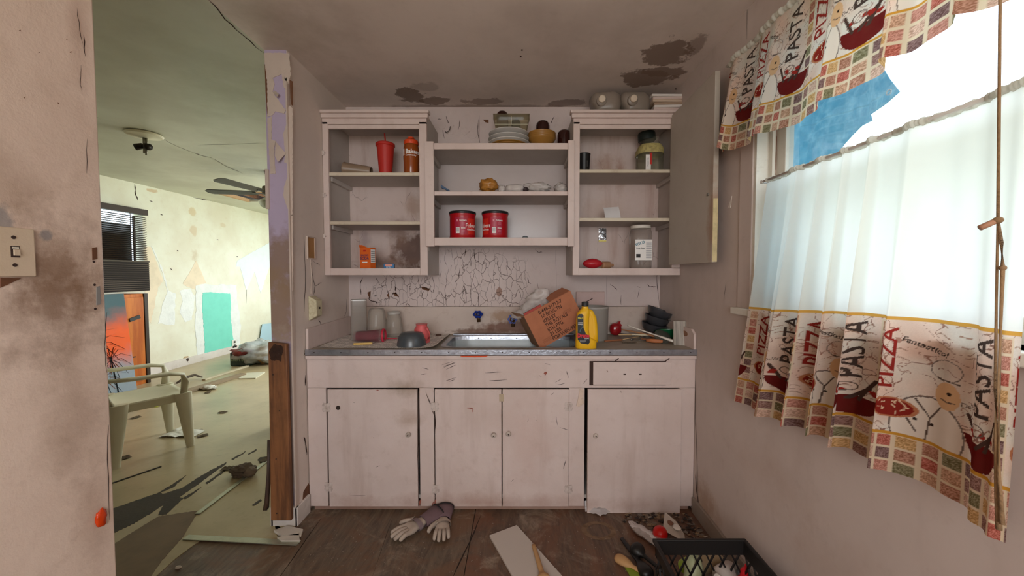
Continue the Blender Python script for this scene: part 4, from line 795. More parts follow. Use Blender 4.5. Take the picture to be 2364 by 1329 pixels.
# ---- behind the open door: red-rimmed hanging holder on the window wall
p0, p1 = at(1642, 365, X=XR), at(1657, 450, X=XR)
t = thing('wall_plaque', 'red rimmed hanging holder on the window wall behind the open door', 'wall decor', (XR-.001, p1.y+.06, (p0.z+p1.z)/2)); hh = (p0.z-p1.z)/2
m = MB(); m.tube([(-.028,-.055,-hh*.8),(-.032,-.075,-hh*.5),(-.032,-.078,hh*.5),(-.028,-.06,hh*.9),(-.02,0,hh),(-.02,.07,hh*.9),(-.02,.07,-hh*.9),(-.024,0,-hh),(-.028,-.055,-hh*.8)], .010, 8); m.build('rim', mat('raspberry_plastic', lin(160,30,52), .4), t, smooth=True)
B(-.012,0,-.065,.065,-hh*.9,hh*.9).build('back', mat('beige_back', lin(176,160,142), .7), t)
for k, (z, c_) in enumerate(((.5, lin(70,66,60)), (.1, lin(120,112,100)), (-.25, lin(60,58,54)), (-.55, lin(196,170,90)))):
    MB().blob((-.02,-.03,z*hh),(.014,.035,.03),2,.3,3,14,8,k).build('small_thing', mat('plaque_bit_%s' % 'abcd'[k], c_, .5), t, smooth=True)
B(-.004,.0,-.02,.02,hh,hh+.04).build('hanger', mat('raspberry_plastic', lin(160,30,52), .4), t)
# ---- left return wall: open switch box and socket box
p0, p1 = at(708, 547, X=XL), at(725, 596, X=XL)
t = thing('open_switch_box', 'uncovered orange brown switch box in the left wall', 'switch', (XL, (p0.y+p1.y)/2, (p0.z+p1.z)/2)); hy_, hz_ = (p1.y-p0.y)/2, (p0.z-p1.z)/2
B(.0005,.003,-hy_,hy_,-hz_,hz_).build('recess', mat('orange_bare_board', lin(178,130,80), .7, var=.3), t)
for a, b, c_, d_ in ((-hy_-.006,-hy_,-hz_,hz_), (hy_,hy_+.006,-hz_,hz_), (-hy_-.006,hy_+.006,hz_,hz_+.006), (-hy_-.006,hy_+.006,-hz_-.006,-hz_)): B(.0005,.008,a,b,c_,d_).build('frame', m_cream_paint, t)
m = MB(); m.tube([(.004,-.01,-hz_),(.005,-.006,-hz_-.08),(.004,-.012,-hz_-.2)], .0025, 6); m.build('wire', m_cream_paint, t)
p0, p1 = at(711, 683, X=XL), at(727, 737, X=XL)
t = thing('socket_box', 'yellowed surface socket box above the left end of the counter', 'outlet', (XL, (p0.y+p1.y)/2, (p0.z+p1.z)/2)); hy_, hz_ = (p1.y-p0.y)/2, (p0.z-p1.z)/2
m = MB(); a_, b_ = hy_, hz_
m.v = [(.0005,-a_,-b_),(.0005,a_,-b_),(.0005,a_,b_),(.0005,-a_,b_),(.045,-a_*.9,-b_*.62),(.045,a_*.9,-b_*.62),(.045,a_*.9,b_*.62),(.045,-a_*.9,b_*.62)]; m.f = [(3,2,1,0),(4,5,6,7),(0,1,5,4),(1,2,6,5),(2,3,7,6),(3,0,4,7)]
m.build('cover', mat('chipped_cream', lin(206,196,164), .5, var=.5, vs=60, var_col=lin(150,130,90), bump=.3), t, bevel=.003); B(.0452,.047,-.006,.006,-.006,.006).build('screw', m_dark_gap, t)
# ---- near wall: old switch plate and orange blob
p0, p1 = at(0, 520, X=XL), at(80, 640, X=XL)
t = thing('switch_plate', 'painted over switch plate with two screw holes on the near wall', 'switch', (XL, p1.y-.036, at(60,583,X=XL).z))
mp_ = paint('switch_plate_paint', lin(216,194,168), grime=.4, patch=.3, gcol=lin(176,150,104), bump=.3)
B(.0005,.006,-.036,.036,-.057,.057).build('plate', mp_, t, bevel=.003)
for z in (-.030,.034):
    m = MB(); m.lathe([(.0042,0),(.0042,.001)], 14); m.xf(Matrix.Translation((.0061,-.004,z)) @ Matrix.Rotation(PI/2, 4, 'Y')); m.build('screw_hole', m_dark_gap, t)
B(.006,.0068,-.010,.006,-.012,.014).build('toggle_slot', m_dark_gap, t); B(.006,.010,-.006,.004,-.008,.006).build('toggle', mp_, t); B(.006,.0075,-.008,.004,.008,.012).build('toggle_edge', mat('bright_nick', lin(230,220,200), .4), t)
shape_on('bare_gap', wl, {'X': XL}, (1,0,0), [(0,640),(48,642),(20,655),(0,664)], m_wood_gap, .0012)
p = at(231, 1195, X=XL); o = MB().blob((0,0,0),(.006,.014,.024),2,.35,2,18,12,4).build('orange_blob', mat('orange_resin', lin(214,66,18), .25, var=.3, vs=60), None, smooth=True); o.location = (XL+.003, p.y, p.z); tag(o, 'glossy orange blob stuck to the near wall edge', 'blob')
# ---- board nailed to the end of the partition
a_, b_ = at(640, 788, Y=1.945), at(686, 1198, Y=1.945)
t = thing('brown_board', 'dark stained board fixed upright on the partition end', 'board', ((XP+XL)/2, 1.953, b_.z))
hgt = a_.z-b_.z
m = MB(); m.prism([(-.055,-.022,0),(.052,-.022,0),(.047,-.022,hgt-.01),(-.046,-.022,hgt),(-.050,-.022,hgt*.4)], (0,.022,0)); m.build('plank', woodmat('dark_stained_board', lin(146,94,56), lin(98,60,36), 5, 'Z', spots=lin(64,40,26)), t, bevel=.004)
for z in (.04, hgt*.35, hgt*.62, hgt*.82, hgt-.06): m = MB(); m.lathe([(.004,0),(.003,.0014)], 8); m.xf(Matrix.Translation((random.uniform(-.03,.03),-.0222,z)) @ Matrix.Rotation(PI/2, 4, 'X')); m.build('nail', m_dark_gap, t)
m = MB(); m.blob((-.004,-.0218,hgt-.055),(.036,.0016,.045),2,.45,2.5,20,10,3); m.build('burnt_mark', mat('burnt_black', lin(62,38,26), .9, var=.6, vs=40, var_col=lin(30,20,16)), t)
m = MB(); m.tube([(-.064,-.006,.42),(-.066,-.008,.25),(-.078,-.012,.10),(-.084,-.012,.06)], [.008,.012,.018,.020], 10, .6); m.build('bent_lath', woodmat('dark_lath', lin(84,60,46), lin(60,42,32)), t, smooth=True)
# ================================================================ things on the counter
K0 = ZK
def vk(px0, px1, pyt, pyb, Z=K0):
    """round thing on a horizontal surface: its front foot is seen at pyb"""
    f = on((px0+px1)/2, pyb, Z); r = (px1-px0)/2*f.y/F; c = f+Vector((0, r, 0)); r = (px1-px0)/2*c.y/F
    return c, r, at((px0+px1)/2, pyt, Y=c.y).z-Z
# newspaper with a curled corner
def news_mat():
    t = NT('newsprint'); co = t.coord(True); mp = t.n('ShaderNodeMapping'); mp.inputs['Rotation'].default_value = (0,0,.25); t.l(co, mp.inputs[0])
    wv = t.n('ShaderNodeTexWave', bands_direction='X'); wv.inputs['Scale'].default_value = 24; wv.inputs['Distortion'].default_value = .6; wv.inputs['Detail'].default_value = 2; t.l(mp.outputs[0], wv.inputs[0])
    k = t.math('MULTIPLY', t.ramp(wv.outputs['Fac'], .45, .6), t.ramp(t.noise(co, 30, 4), .38, .55)); c = t.mix(t.math('MULTIPLY', k, .75), lin(240,232,224), lin(110,102,98)); t.l(c, t.bsdf.inputs['Base Color']); t.bsdf.inputs['Roughness'].default_value = .9; return t.m
qa, qb, qc, qd = on(732,803,K0), on(1012,805,K0), on(1046,772,K0), on(800,774,K0)
qa.y = max(qa.y, 2.092); qb.y = max(qb.y, 2.092)
def nf(u, v):
    p = qa.lerp(qb, u).lerp(qd.lerp(qc, u), v); curl = max(0, u-.80)/.20
    p.z += .0012 + .014*curl**2*(1-v*.6)*(1 if u > .8 else 0) + .0012*mnoise.noise(Vector((u*9, v*5, 0))) + .0012
    p.x -= .02*curl*curl; return p
o = MB().grid(nf, 60, 16).build('newspaper', news_mat(), None, smooth=True); tag(o, 'sheet of newspaper spread on the left of the counter', 'newspaper')
ZN = K0+.004
m_cl = glassy('clear_glass', (.93,.92,.89), .26, lin(214,204,194), .04); m_vase = glassy('etched_glass', (.90,.89,.87), .22, lin(190,182,176), .12)
c, r, h = vk(800, 842, 691, 786, ZN); t = thing('square_vase', 'tall square glass vase in the counter corner', 'vase', c, (0,0,.35)); r *= .80
m = MB(); m.shell([(r,0.002),(r,h)], 40, sq=14); m.shell([(r-.004,.012),(r-.004,h)], 40, sq=14); m.build('body', m_vase, t); B(-r*.93,r*.93,-r*.93,r*.93,.001,.010).build('base', m_cl, t)
MB().shell([(r*1.01,h-.006),(r*1.01,h)], 40, sq=14).build('rim', mat('glass_rim', lin(196,190,182), .15, spec=.8), t)
c, r, h = vk(841, 884, 711, 784, ZN); t = thing('upturned_jar', 'upside down clear glass jar beside the vase', 'jar', c)
MB().shell([(r*.92,.001),(r*.98,.004),(r*1.0,h*.3),(r*.92,h*.65),(r*.82,h*.9),(r*.72,h*.985),(r*.4,h),(.002,h)], 36).build('body', m_cl, t, smooth=True); MB().shell([(r*.9,.001),(r*.98,.003),(r*.92,.007)], 36).build('rim', MATS['glass_rim'], t, smooth=True)
c, r, h = vk(884, 923, 719, 778, ZN); t = thing('mason_jar', 'open clear glass jar standing behind the grey bowl', 'jar', c)
MB().shell([(r*.93,.001),(r*.97,.006),(r*1.0,h*.3),(r*.97,h*.55),(r*.86,h*.72),(r*.70,h*.84),(r*.68,h*.90)], 36).build('body', m_cl, t, smooth=True); MB().shell([(r*.70,h*.90),(r*.76,h*.93),(r*.76,h*.97),(r*.70,h*1.0),(r*.66,h*.97),(r*.66,h*.90)], 36).build('rim', MATS['glass_rim'], t, smooth=True); MB().lathe([(r*.9,.001),(r*.92,.008)], 36).build('base', m_cl, t)
p = on(848, 790, ZN); t = thing('lying_tumbler', 'clear tumbler with a pink band lying on the newspaper', 'cup', p+Vector((0,.035,.034)), (0,PI/2-.02,.06))
MB().shell([(.028,-.088),(.030,-.086),(.039,.082)], 32).build('body', glassy('mauve_plastic', (.80,.70,.70), .22, lin(180,150,150), .08), t, smooth=True)
MB().shell([(.0265,-.075),(.0335,.045)], 32).build('pink_liner', glassy('pink_plastic', (.80,.22,.36), .35, lin(190,50,90), .1), t, smooth=True); MB().shell([(.0385,.078),(.042,.080),(.042,.090),(.039,.092)], 32).build('rim', mat('hot_pink', lin(200,48,70), .35), t, smooth=True)
m = MB(); m.tube([(-.034,-.0,.09),(-.033,.0,.16)], .0045, 8); 
o = MB(); o.bar((0,0,0),(.085,.004,0),.012,.004); o = o.build('red_stick', mat('hot_pink', lin(200,48,70), .35), None, bevel=.001); o.location = on(884,783,ZN)+Vector((0,.01,.003)); tag(o, 'thin red plastic stick between the tumbler and the grey bowl', 'stick')
a_, b_ = on(815,797,ZN), on(859,795,ZN); e_ = on(888,788,ZN)
t = thing('paring_knife', 'small knife with a yellow handle on the newspaper', 'knife', a_+Vector((0,.006,.007))); m = MB(); m.bar((0,0,0), b_-a_, .012, .012); m.build('handle', mat('yellow_handle', lin(214,176,96), .45), t, bevel=.003)
m = MB(); m.prism([b_-a_+Vector((0,-.004,-.001)), e_-a_+Vector((0,-.002,-.001)), e_-a_+Vector((.004,.004,-.001)), b_-a_+Vector((0,.008,-.001))], (0,0,.0012)); m.build('blade', mat('steel_blade', lin(140,138,140), .3, .9), t)
c, r, h = vk(908, 974, 766, 802, ZN); o = MB().lathe(cup([(r*1.0,.0),(r*1.0,.004),(r*.95,h*.35),(r*.86,h*.72),(r*.72,h*.94),(r*.52,h*.985),(r*.50,h)], .003)[:7]+[(.002,h)], 40).build('grey_bowl', mat('slate_plastic', lin(70,74,78), .28, spec=.6), None, smooth=True, auto=50); o.location = c; tag(o, 'slate grey bowl upside down on the newspaper', 'bowl')
c, r, h = vk(950, 988, 747, 793, ZN); t = thing('pink_mug', 'coral pink mug turned upside down behind the grey bowl', 'mug', c); mpk = mat('coral_pink', lin(216,98,98), .4)
MB().lathe([(r*.95,0),(r*.98,.004),(r*.98,h*.35),(r*.88,h*.7),(r*.66,h*.88),(r*.66,h*.95),(r*.72,h),(.002,h)], 32).build('body', mpk, t, smooth=True, auto=50)
m = MB(); m.tube([(r*.55*math.cos(-.6)+.01,-r*.7,h*.80),(r*.85,-r*.78,h*.80),(r*1.15,-r*.75,h*.55),(r*1.1,-r*.75,h*.28),(r*.75,-r*.72,h*.14),(r*.62,-r*.70,h*.30)], .0055, 8); m.build('handle', mpk, t, smooth=True)
o = B(-.018,.018,-.012,.012,0,.012).build('wood_chip', mat('dark_wood_bit', lin(92,66,54), .8), None, bevel=.003); o.location = on(999,779,K0)+Vector((.03,.04,.002)); tag(o, 'small dark wooden chip by the sink corner', 'wood')
o = B(-.014,.014,-.012,.012,0,.03).build('plaster_bit', mat('cream_lump', lin(200,176,150), .8, var=.5), None, bevel=.004); o.location = on(998,771,K0)+Vector((0,.03,.0)); tag(o, 'cream lump by the splashback left of the sink', 'lump')
# ---- cardboard box tipped into the sink
ang = math.radians(27.0); bw, bh, bd = .318, .222, .22
corner = at(1248, 806, Y=2.225)
t = thing('cardboard_box', 'cardboard book carton tilted with one corner in the sink', 'box', corner, (0,-ang,.22)); mcb = mat('cardboard', lin(178,112,80), .85, var=.25, vs=12); mcd = mat('cardboard_shaded', lin(150,112,84), .85, var=.4, vs=9)  # second, darker card colour paints the shaded left side and flap
B(0,bw,0,.004,0,bh).build('front_panel', mcb, t); B(0,bw,bd-.004,bd,0,bh).build('rear_panel', mcb, t); B(-.0005,.004,.004,bd-.004,0,bh).build('side_panel', mcd, t); B(bw-.004,bw,.004,bd-.004,0,bh).build('side_panel', mcb, t); B(.004,bw-.004,.004,bd-.004,0,.004).build('bottom_panel', mcb, t)
m = MB(); m.add([(bw*.55,.004,bh),(bw,.004,bh),(bw,.13,bh+.015),(bw*.6,.12,bh+.01)], [(0,1,2,3)]); m.build('flap', mcb, t, thick=.003)
m = MB(); m.add([(0,.006,bh),(0,.2,bh),(-.03,.19,bh+.02),(-.035,.02,bh+.015)], [(0,1,2,3)]); m.build('flap', mcd, t, thick=.003)
for i, (s, x_) in enumerate((('0-446-51712-7', .085), ('10 BKS/CTN', .088), ('KELLEY', .088), ('THE ROYALS', .088), ('8TH PTG.', .090), ('21 LBS.', .092), ('PO# WBH-9936', .092))):
    text('lettering', s, mat('stencil_ink', lin(58,34,26), .8), t, FRONT(x_, -.0008, bh-.026-i*.0295), .0315, .84, .012, 'LEFT')
for x_, z_ in ((.035,.03),(.22,.12)):
    for k in range(9): B(x_+k*.006,x_+.0016+k*.006,-.0008,-.0002,z_-.010,z_+.014).build('faint_mark', mat('faint_ink', lin(140,84,58), .85), t)
B(.006,.12,.006,.02,bh-.002,bh+.012).build('red_book_edge', mat('dull_red', lin(170,70,62), .7), t)
# plastic bag bulging from the carton
def bagfn(u, v):
    a = u*2*PI; k = v
    rx = .085*(1-k)**.6*(1-.2*k)+.016; rz = k*.175
    p = Vector((math.cos(a)*rx*1.25-.045*(1-k)+.02*k, math.sin(a)*rx*.55, rz)); n = mnoise.noise(p*26+Vector((3,1,0)))*.020*(.5+k)+mnoise.noise(p*60)*.006
    return p*(1+0)+Vector((math.cos(a)*n, math.sin(a)*n, n*.5))
pbg = at(1264, 742, Y=2.36)
o = MB().grid(bagfn, 44, 26).build('grocery_bag', glassy('cloudy_bag', (.88,.85,.83), .50, lin(226,216,210), .12), None, smooth=True); o.location = Vector((.125, 2.365, 1.055)); tag(o, 'crumpled see-through bag bulging out of the tilted carton', 'bag')
# ---- drain cleaner bottle
c, r, h = vk(1332, 1380, 696, 806, K0); t = thing('cleaner_bottle', 'yellow drain cleaner bottle with a black cap at the counter edge', 'bottle', (c.x, c.y-.008, K0)); my = mat('yellow_plastic', lin(236,180,30), .38, var=.04)
w = r; dd = .036
def ringv(xc, hw, hd, z, n=28, p=3.2):
    out = []
    for k in range(n):
        a = 2*PI*k/n; c_, s_ = math.cos(a), math.sin(a); q = (abs(c_)**p+abs(s_)**p)**(-1/p); out.append((xc+c_*q*hw, s_*q*hd, z))
    return out
def loft(rings, caps=True):
    n = len(rings[0]); mb = MB(); mb.add(sum(rings, []), [(i*n+k, i*n+(k+1) % n, (i+1)*n+(k+1) % n, (i+1)*n+k) for i in range(len(rings)-1) for k in range(n)])
    if caps: mb.f += [tuple(reversed(range(n))), tuple((len(rings)-1)*n+k for k in range(n))]
    return mb
secs = [(0,w*.96,dd*.95,0),(0,w,dd,.004),(0,w,dd,h*.14),(-w*.03,w*.95,dd*.98,h*.17),(-w*.30,w*.66,dd*.95,h*.24),(-w*.36,w*.60,dd*.95,h*.40),(-w*.34,w*.60,dd*.95,h*.62),(-w*.26,w*.58,dd*.9,h*.76),(-w*.12,w*.42,dd*.75,h*.83),(-w*.10,w*.30,dd*.60,h*.86),(-w*.10,w*.30,dd*.60,h*.90)]
loft([ringv(*s) for s in secs]).build('body', my, t, smooth=True, auto=50)
m = MB(); m.tube([(w*.10,0,h*.80),(w*.42,0,h*.76),(w*.70,0,h*.64),(w*.80,0,h*.48),(w*.84,0,h*.30),(w*.88,0,h*.12)], [.013,.014,.014,.014,.014,.014], 14, 1.3); m.build('handle', my, t, smooth=True)
m = MB(); m.prism([(w*.2,-.012,h*.16),(w*.8,-.012,h*.16),(w*.78,-.012,h*.5),(w*.6,-.012,h*.66),(w*.2,-.012,h*.74)], (0,.024,0)); m.build('grip_web', my, t)
MB().lathe([(w*.30,h*.90),(w*.34,h*.905),(w*.34,h*.985),(w*.30,h),(.002,h)], 24, (-w*.10,0,0)).build('cap', mat('black_cap', lin(40,38,40), .5), t, smooth=True, auto=40)
lab = [(-w*.93,h*.70),(-w*.80,h*.745),(-w*.50,h*.75),(-w*.36,h*.72),(-w*.34,h*.45),(-w*.10,h*.32),(w*.22,h*.27),(w*.26,h*.14),(w*.10,h*.095),(-w*.6,h*.12),(-w*.88,h*.20),(-w*.90,h*.45)]
def fl_y(x): return -dd*1.02-.001
m = MB(); m.prism([(x_, -dd*1.03, z_) for x_, z_ in lab][::-1], (0,-.0012,0)); m.build('label', mat('black_label', lin(30,32,38), .35), t)
ly = -dd*1.03-.0016
text('lettering', 'Drano', mat('label_red', lin(206,34,44), .5), t, FRONT(-w*.36, ly, h*.285), .030, .86, .05); text('lettering', 'CLOG', m_white_print, t, FRONT(-w*.05, ly, h*.225), .010, .9, .02); text('lettering', 'MAX', mat('label_yellow', lin(210,196,70), .5), t, FRONT(-w*.62, ly, h*.66), .016, .9, .03)
B(-w*.86,-w*.40,ly-.0003,ly+.0005,h*.555,h*.57).build('print_bar', m_white_print, t); B(-w*.86,-w*.40,ly-.0003,ly+.0005,h*.53,h*.54).build('print_bar', m_white_print, t)
m = MB(); m.tube([(-w*.55,ly-.0005,h*.50),(-w*.48,ly-.0005,h*.51),(-w*.45,ly-.0005,h*.47),(-w*.62,ly-.0005,h*.42),(-w*.68,ly-.0005,h*.37)], .0022, 6); m.build('pipe_print', mat('steel_blue_print', lin(90,120,140), .5), t); B(-w*.7,-w*.2,ly-.0003,ly+.0005,h*.15,h*.156).build('print_bar', m_white_print, t); B(-w*.7,-w*.1,ly-.0003,ly+.0005,h*.17,h*.176).build('print_bar', m_white_print, t)
# ---- grey bin, wall plank, red scoop
c, r, h = vk(1338, 1411, 706, 788, K0); t = thing('grey_tub', 'tall grey plastic tub behind the yellow bottle', 'container', c)
MB().lathe(cup([(r*.93,0),(r*.95,.004),(r*.985,h-.014),(r*.99,h-.012)], .003), 40).build('body', mat('grey_tub_plastic', lin(148,140,132), .45), t, smooth=True, auto=40); MB().shell([(r*.985,h-.014),(r*1.03,h-.012),(r*1.03,h-.002),(r*1.0,h),(r*.96,h-.004)], 40).build('rim', mat('grey_tub_rim', lin(164,156,148), .4), t, smooth=True, auto=40)
a_, b_ = at(1330, 673, Y=2.63), at(1395, 707, Y=2.63); t = thing('painted_block', 'short pink painted board standing on the splashback ledge', 'board', ((a_.x+b_.x)/2, 2.629, bz)); w = (b_.x-a_.x)/2
B(-w,w,-.008,.010,.0005,a_.z-bz).build('plank', paint('pink_board', lin(206,180,174), grime=.4, patch=.3, gcol=lin(170,120,100), bump=.2), t, bevel=.002); m = MB(); m.tube([(-.04,-.009,.03),(-.02,-.012,.04),(.0,-.014,.05),(.012,-.02,.06)], .0025, 6); m.build('bent_wire', m_dark_gap, t)
c, r, h = vk(1412, 1440, 744, 777, K0); t = thing('red_scoop', 'glossy red plastic scoop beside the grey tub', 'scoop', c+Vector((0,.02,0))); mrd = mat('glossy_red', lin(150,20,28), .15, spec=.7)
MB().blob((0,0,.042),(.040,.034,.042),2.4).build('bowl', mrd, t, smooth=True); m = MB(); m.prism([(.0,-.01,.075),(.036,-.01,.055),(.042,-.01,.070),(.030,-.01,.084),(.034,-.01,.098),(.016,-.01,.094)], (0,.02,0)); m.build('lip', mrd, t, bevel=.003)
# ---- stacked dark bowls
bpos = on(1508, 768, K0); mslate = mat('slate_plastic2', lin(58,58,62), .3, spec=.6)
for i, nm in enumerate(('lowest dark grey bowl of the leaning stack', 'middle dark grey bowl of the leaning stack', 'topmost dark grey bowl of the leaning stack')):
    r = .082; o = MB().lathe(cup([(r*.52,0),(r*.60,.002),(r*.86,.026),(r*.97,.052),(r*1.0,.060)], .003), 40).build('dark_bowl', mslate, None, smooth=True, auto=40)
    o.location = (bpos.x-.075+.014*i, 2.48, K0+.034+.047*i); o.rotation_euler = (0.10,.16+.09*i,0); tag(o, nm, 'bowl', 'leaning stack of dark bowls')
gp = on(1518, 772, K0); o = MB().lathe(cup([(.035,0),(.040,.002),(.066,.026),(.080,.034),(.081,.038)], .003), 40).build('green_bowl', mat('green_plastic', lin(14,88,52), .35), None, smooth=True, auto=40); o.location = (gp.x-.025, 2.36, K0+.018); o.rotation_euler = (-.35,.12,0); tag(o, 'green bowl tilted in front of the dark bowls', 'bowl')
lp_ = on(1486, 770, K0); o = MB().lathe([(.050,0),(.050,.002),(.035,.010),(.012,.016),(.003,.017)], 36).build('clear_lid', glassy('lid_glass', (.72,.74,.70), .25, lin(120,118,110), .05), None, smooth=True, auto=40); o.location = (lp_.x, 2.30, K0+.036); o.rotation_euler = (.9,.1,0); tag(o, 'round clear lid propped against the green bowl', 'lid')
# ---- utensils
def stick(name, label, cat, a, b, za, zb, w, h, m, parts=None, pa=K0, dy=0):
    p, q = on(a[0], a[1], pa), on(b[0], b[1], pa)
    p = at(a[0], a[1], Z=pa+za); q = at(b[0], b[1], Z=pa+zb); t = thing(name, label, cat, p); d = q-p; parts(t, d, m); return t
def spoon(hw=.006, head=.022, hl=.26, th=.006):
    def f(t, d, m):
        L = d.length; ex = d.normalized(); mb = MB(); n = 14; pts = [ex*L*i/n for i in range(n+1)]; rad = []
        for i in range(n+1):
            k = i/n; rad.append(hw*(1+.25*k) if k < 1-hl else hw*1.25+(head-hw*1.25)*math.sin(min(1, (k-(1-hl))/hl)*PI*.80)**.8*(1 if k < 1 else .55))
        mb.tube(pts, rad, 12, th/ (hw*1.3) if th/(hw*1.3) < 1 else .8); nh = int(n*(1-hl)); o = mb.build('blade', m, t, smooth=True); return o
    return f
wood1, wood2, wood3 = mat('pale_wood', lin(206,172,128), .6, var=.3, stretch=(.2,1,1)), mat('tan_wood2', lin(190,138,98), .6, var=.3), mat('cream_wood', lin(222,206,176), .55, var=.2)
stick('wooden_spoon', 'tan wooden spoon lying across the utensil heap', 'spoon', (1433,760), (1528,778), .042, .030, 0, 0, wood2, spoon(.006,.018))
stick('wooden_spoon', 'cream wooden spoon with its bowl near the weathered board', 'spoon', (1458,772), (1566,775), .028, .034, 0, 0, wood3, spoon(.006,.020,.3))
stick('mixing_stick', 'yellowish wooden stick at the left of the utensil heap', 'stick', (1428,772), (1505,772), .030, .022, 0, 0, wood1, spoon(.006,.008))
stick('chopstick', 'thin tan stick low in the utensil heap', 'stick', (1438,783), (1500,772), .006, .012, 0, 0, wood1, spoon(.003,.004))
stick('white_spatula', 'long white plastic spatula leaning over the utensil heap', 'spatula', (1449,751), (1569,792), .090, .012, 0, 0, mat('white_utensil', lin(226,218,206), .4), spoon(.006,.013,.35,.005))
stick('brown_spatula', 'brown wooden spatula under the white spatula', 'spatula', (1480,782), (1562,788), .014, .006, 0, 0, mat('brown_utensil', lin(150,94,62), .6, var=.3), spoon(.006,.014,.4))
stick('black_utensil', 'black plastic utensil under the spoons', 'utensil', (1430,770), (1480,774), .022, .018, 0, 0, mat('black_plastic', lin(24,22,24), .4), spoon(.010,.016,.5))
stick('brown_stick', 'flat brown stick between the grey tub and the heap', 'stick', (1396,787), (1436,784), .005, .006, 0, 0, mat('brown_utensil', lin(150,94,62), .6, var=.3), spoon(.006,.009))
a_, b_, c_ = at(1458,784,Z=K0+.012), at(1492,785,Z=K0+.014), at(1530,788,Z=K0+.014); t = thing('corkscrew', 'metal skewer tool with an orange wooden handle', 'utensil', a_)
m = MB(); m.tube([(0,0,0), b_-a_], .0028, 8); m.build('shaft', mat('steel_blade', lin(140,138,140), .3, .9), t, smooth=True); m = MB(); m.tube([b_-a_, (b_-a_).lerp(c_-a_, .35), (b_-a_).lerp(c_-a_, .8), c_-a_], [.009,.0125,.0115,.007], 12); m.build('handle', mat('orange_wood', lin(186,112,68), .5, var=.2), t, smooth=True); MB().blob((0,0,0),(.008,.006,.006)).build('tip', mat('steel_blade', lin(140,138,140), .3, .9), t, smooth=True)
# weathered small board leaning on the right, cream block, foil scrap
p = on(1568, 796, K0); t = thing('weathered_board', 'small weathered white board leaning at the right end of the counter', 'board', (p.x+.004, 2.20, K0), (-.18,0,-.25))
B(-.044,.044,0,.010,.0,.145).build('plank', woodmat('weathered_white', lin(176,166,154), lin(112,102,94), 6, 'Z'), t, bevel=.006)
p = on(1552, 778, K0); o = B(-.030,.030,-.014,.014,0,.040).build('cream_block', mat('cream_block_paint', lin(196,186,162), .7, var=.3), None, bevel=.002); o.location = (p.x-.01, 2.31, K0); tag(o, 'cream wooden block behind the weathered board', 'block')
o = MB().grid(lambda u, v: (-.045+.09*u, -.02+.04*v, .002+.006*abs(mnoise.noise(Vector((u*6,v*5,3))))), 14, 8).build('plastic_scrap', glassy('scrap_film', (.7,.68,.64), .4, lin(120,100,86), .1), None); o.location = on(1452,791,K0)+Vector((0,0,.001)); tag(o, 'crinkled clear plastic scrap in front of the utensils', 'scrap')
p = on(1528, 752, K0); o = MB().lathe([(.030,0),(.031,.002),(.031,.03),(.028,.034),(.002,.034)], 24).build('grey_pot', mat('dull_grey_plastic', lin(120,112,106), .5), None, smooth=True, auto=40); o.location = (.86, 2.50, K0); tag(o, 'grey round pot in the back right counter corner', 'pot')
# ================================================================ curtains
PAL = [tuple(int(c*.62+q*.38) for c, q in zip(k, (196,158,134))) for k in [(176,70,62),(196,150,120),(120,84,84),(92,104,70),(206,164,96),(190,120,108),(214,180,160),(84,60,70),(168,110,90)]]
def srgb(c): c = np.asarray(c, float)/255; return np.where(c <= .04045, c/12.92, ((c+.055)/1.055)**2.4)
def raster_text(img, mask_s, mask_v, s, s0, v0, size, col, rot=0.0, bold=0.0, sx=1.0):
    """fill lettering into the print; (s0, v0) text centre, rot turns the reading direction"""
    vs_, fs_ = text_mesh(s, size, bold, 'CENTER', sx); ca, sa = math.cos(rot), math.sin(rot)
    P = np.array([[v.x*ca-v.y*sa+s0, v.x*sa+v.y*ca+v0] for v in vs_])
    for f in fs_:
        for k in range(1, len(f)-1):
            a, b, c = P[f[0]], P[f[k]], P[f[k+1]]
            lo, hi = np.minimum(np.minimum(a,b),c), np.maximum(np.maximum(a,b),c)
            i0, i1 = np.searchsorted(mask_s, lo[0]), np.searchsorted(mask_s, hi[0], 'right'); j0, j1 = np.searchsorted(mask_v, lo[1]), np.searchsorted(mask_v, hi[1], 'right')
            if i1 <= i0 or j1 <= j0: continue
            X, Y = np.meshgrid(mask_s[i0:i1], mask_v[j0:j1]); d = (b[0]-a[0])*(c[1]-a[1])-(c[0]-a[0])*(b[1]-a[1])
            if abs(d) < 1e-12: continue
            w1 = ((X-a[0])*(c[1]-a[1])-(c[0]-a[0])*(Y-a[1]))/d; w2 = ((b[0]-a[0])*(Y-a[1])-(X-a[0])*(b[1]-a[1]))/d
            ins = (w1 >= -.02) & (w2 >= -.02) & (w1+w2 <= 1.02); img[j0:j1, i0:i1][ins] = col
def seg_d(S_, V_, a, b):
    ax, ay = a; dx, dy = b[0]-ax, b[1]-ay; tt = np.clip(((S_-ax)*dx+(V_-ay)*dy)/(dx*dx+dy*dy), 0, 1); return np.hypot(S_-ax-tt*dx, V_-ay-tt*dy)
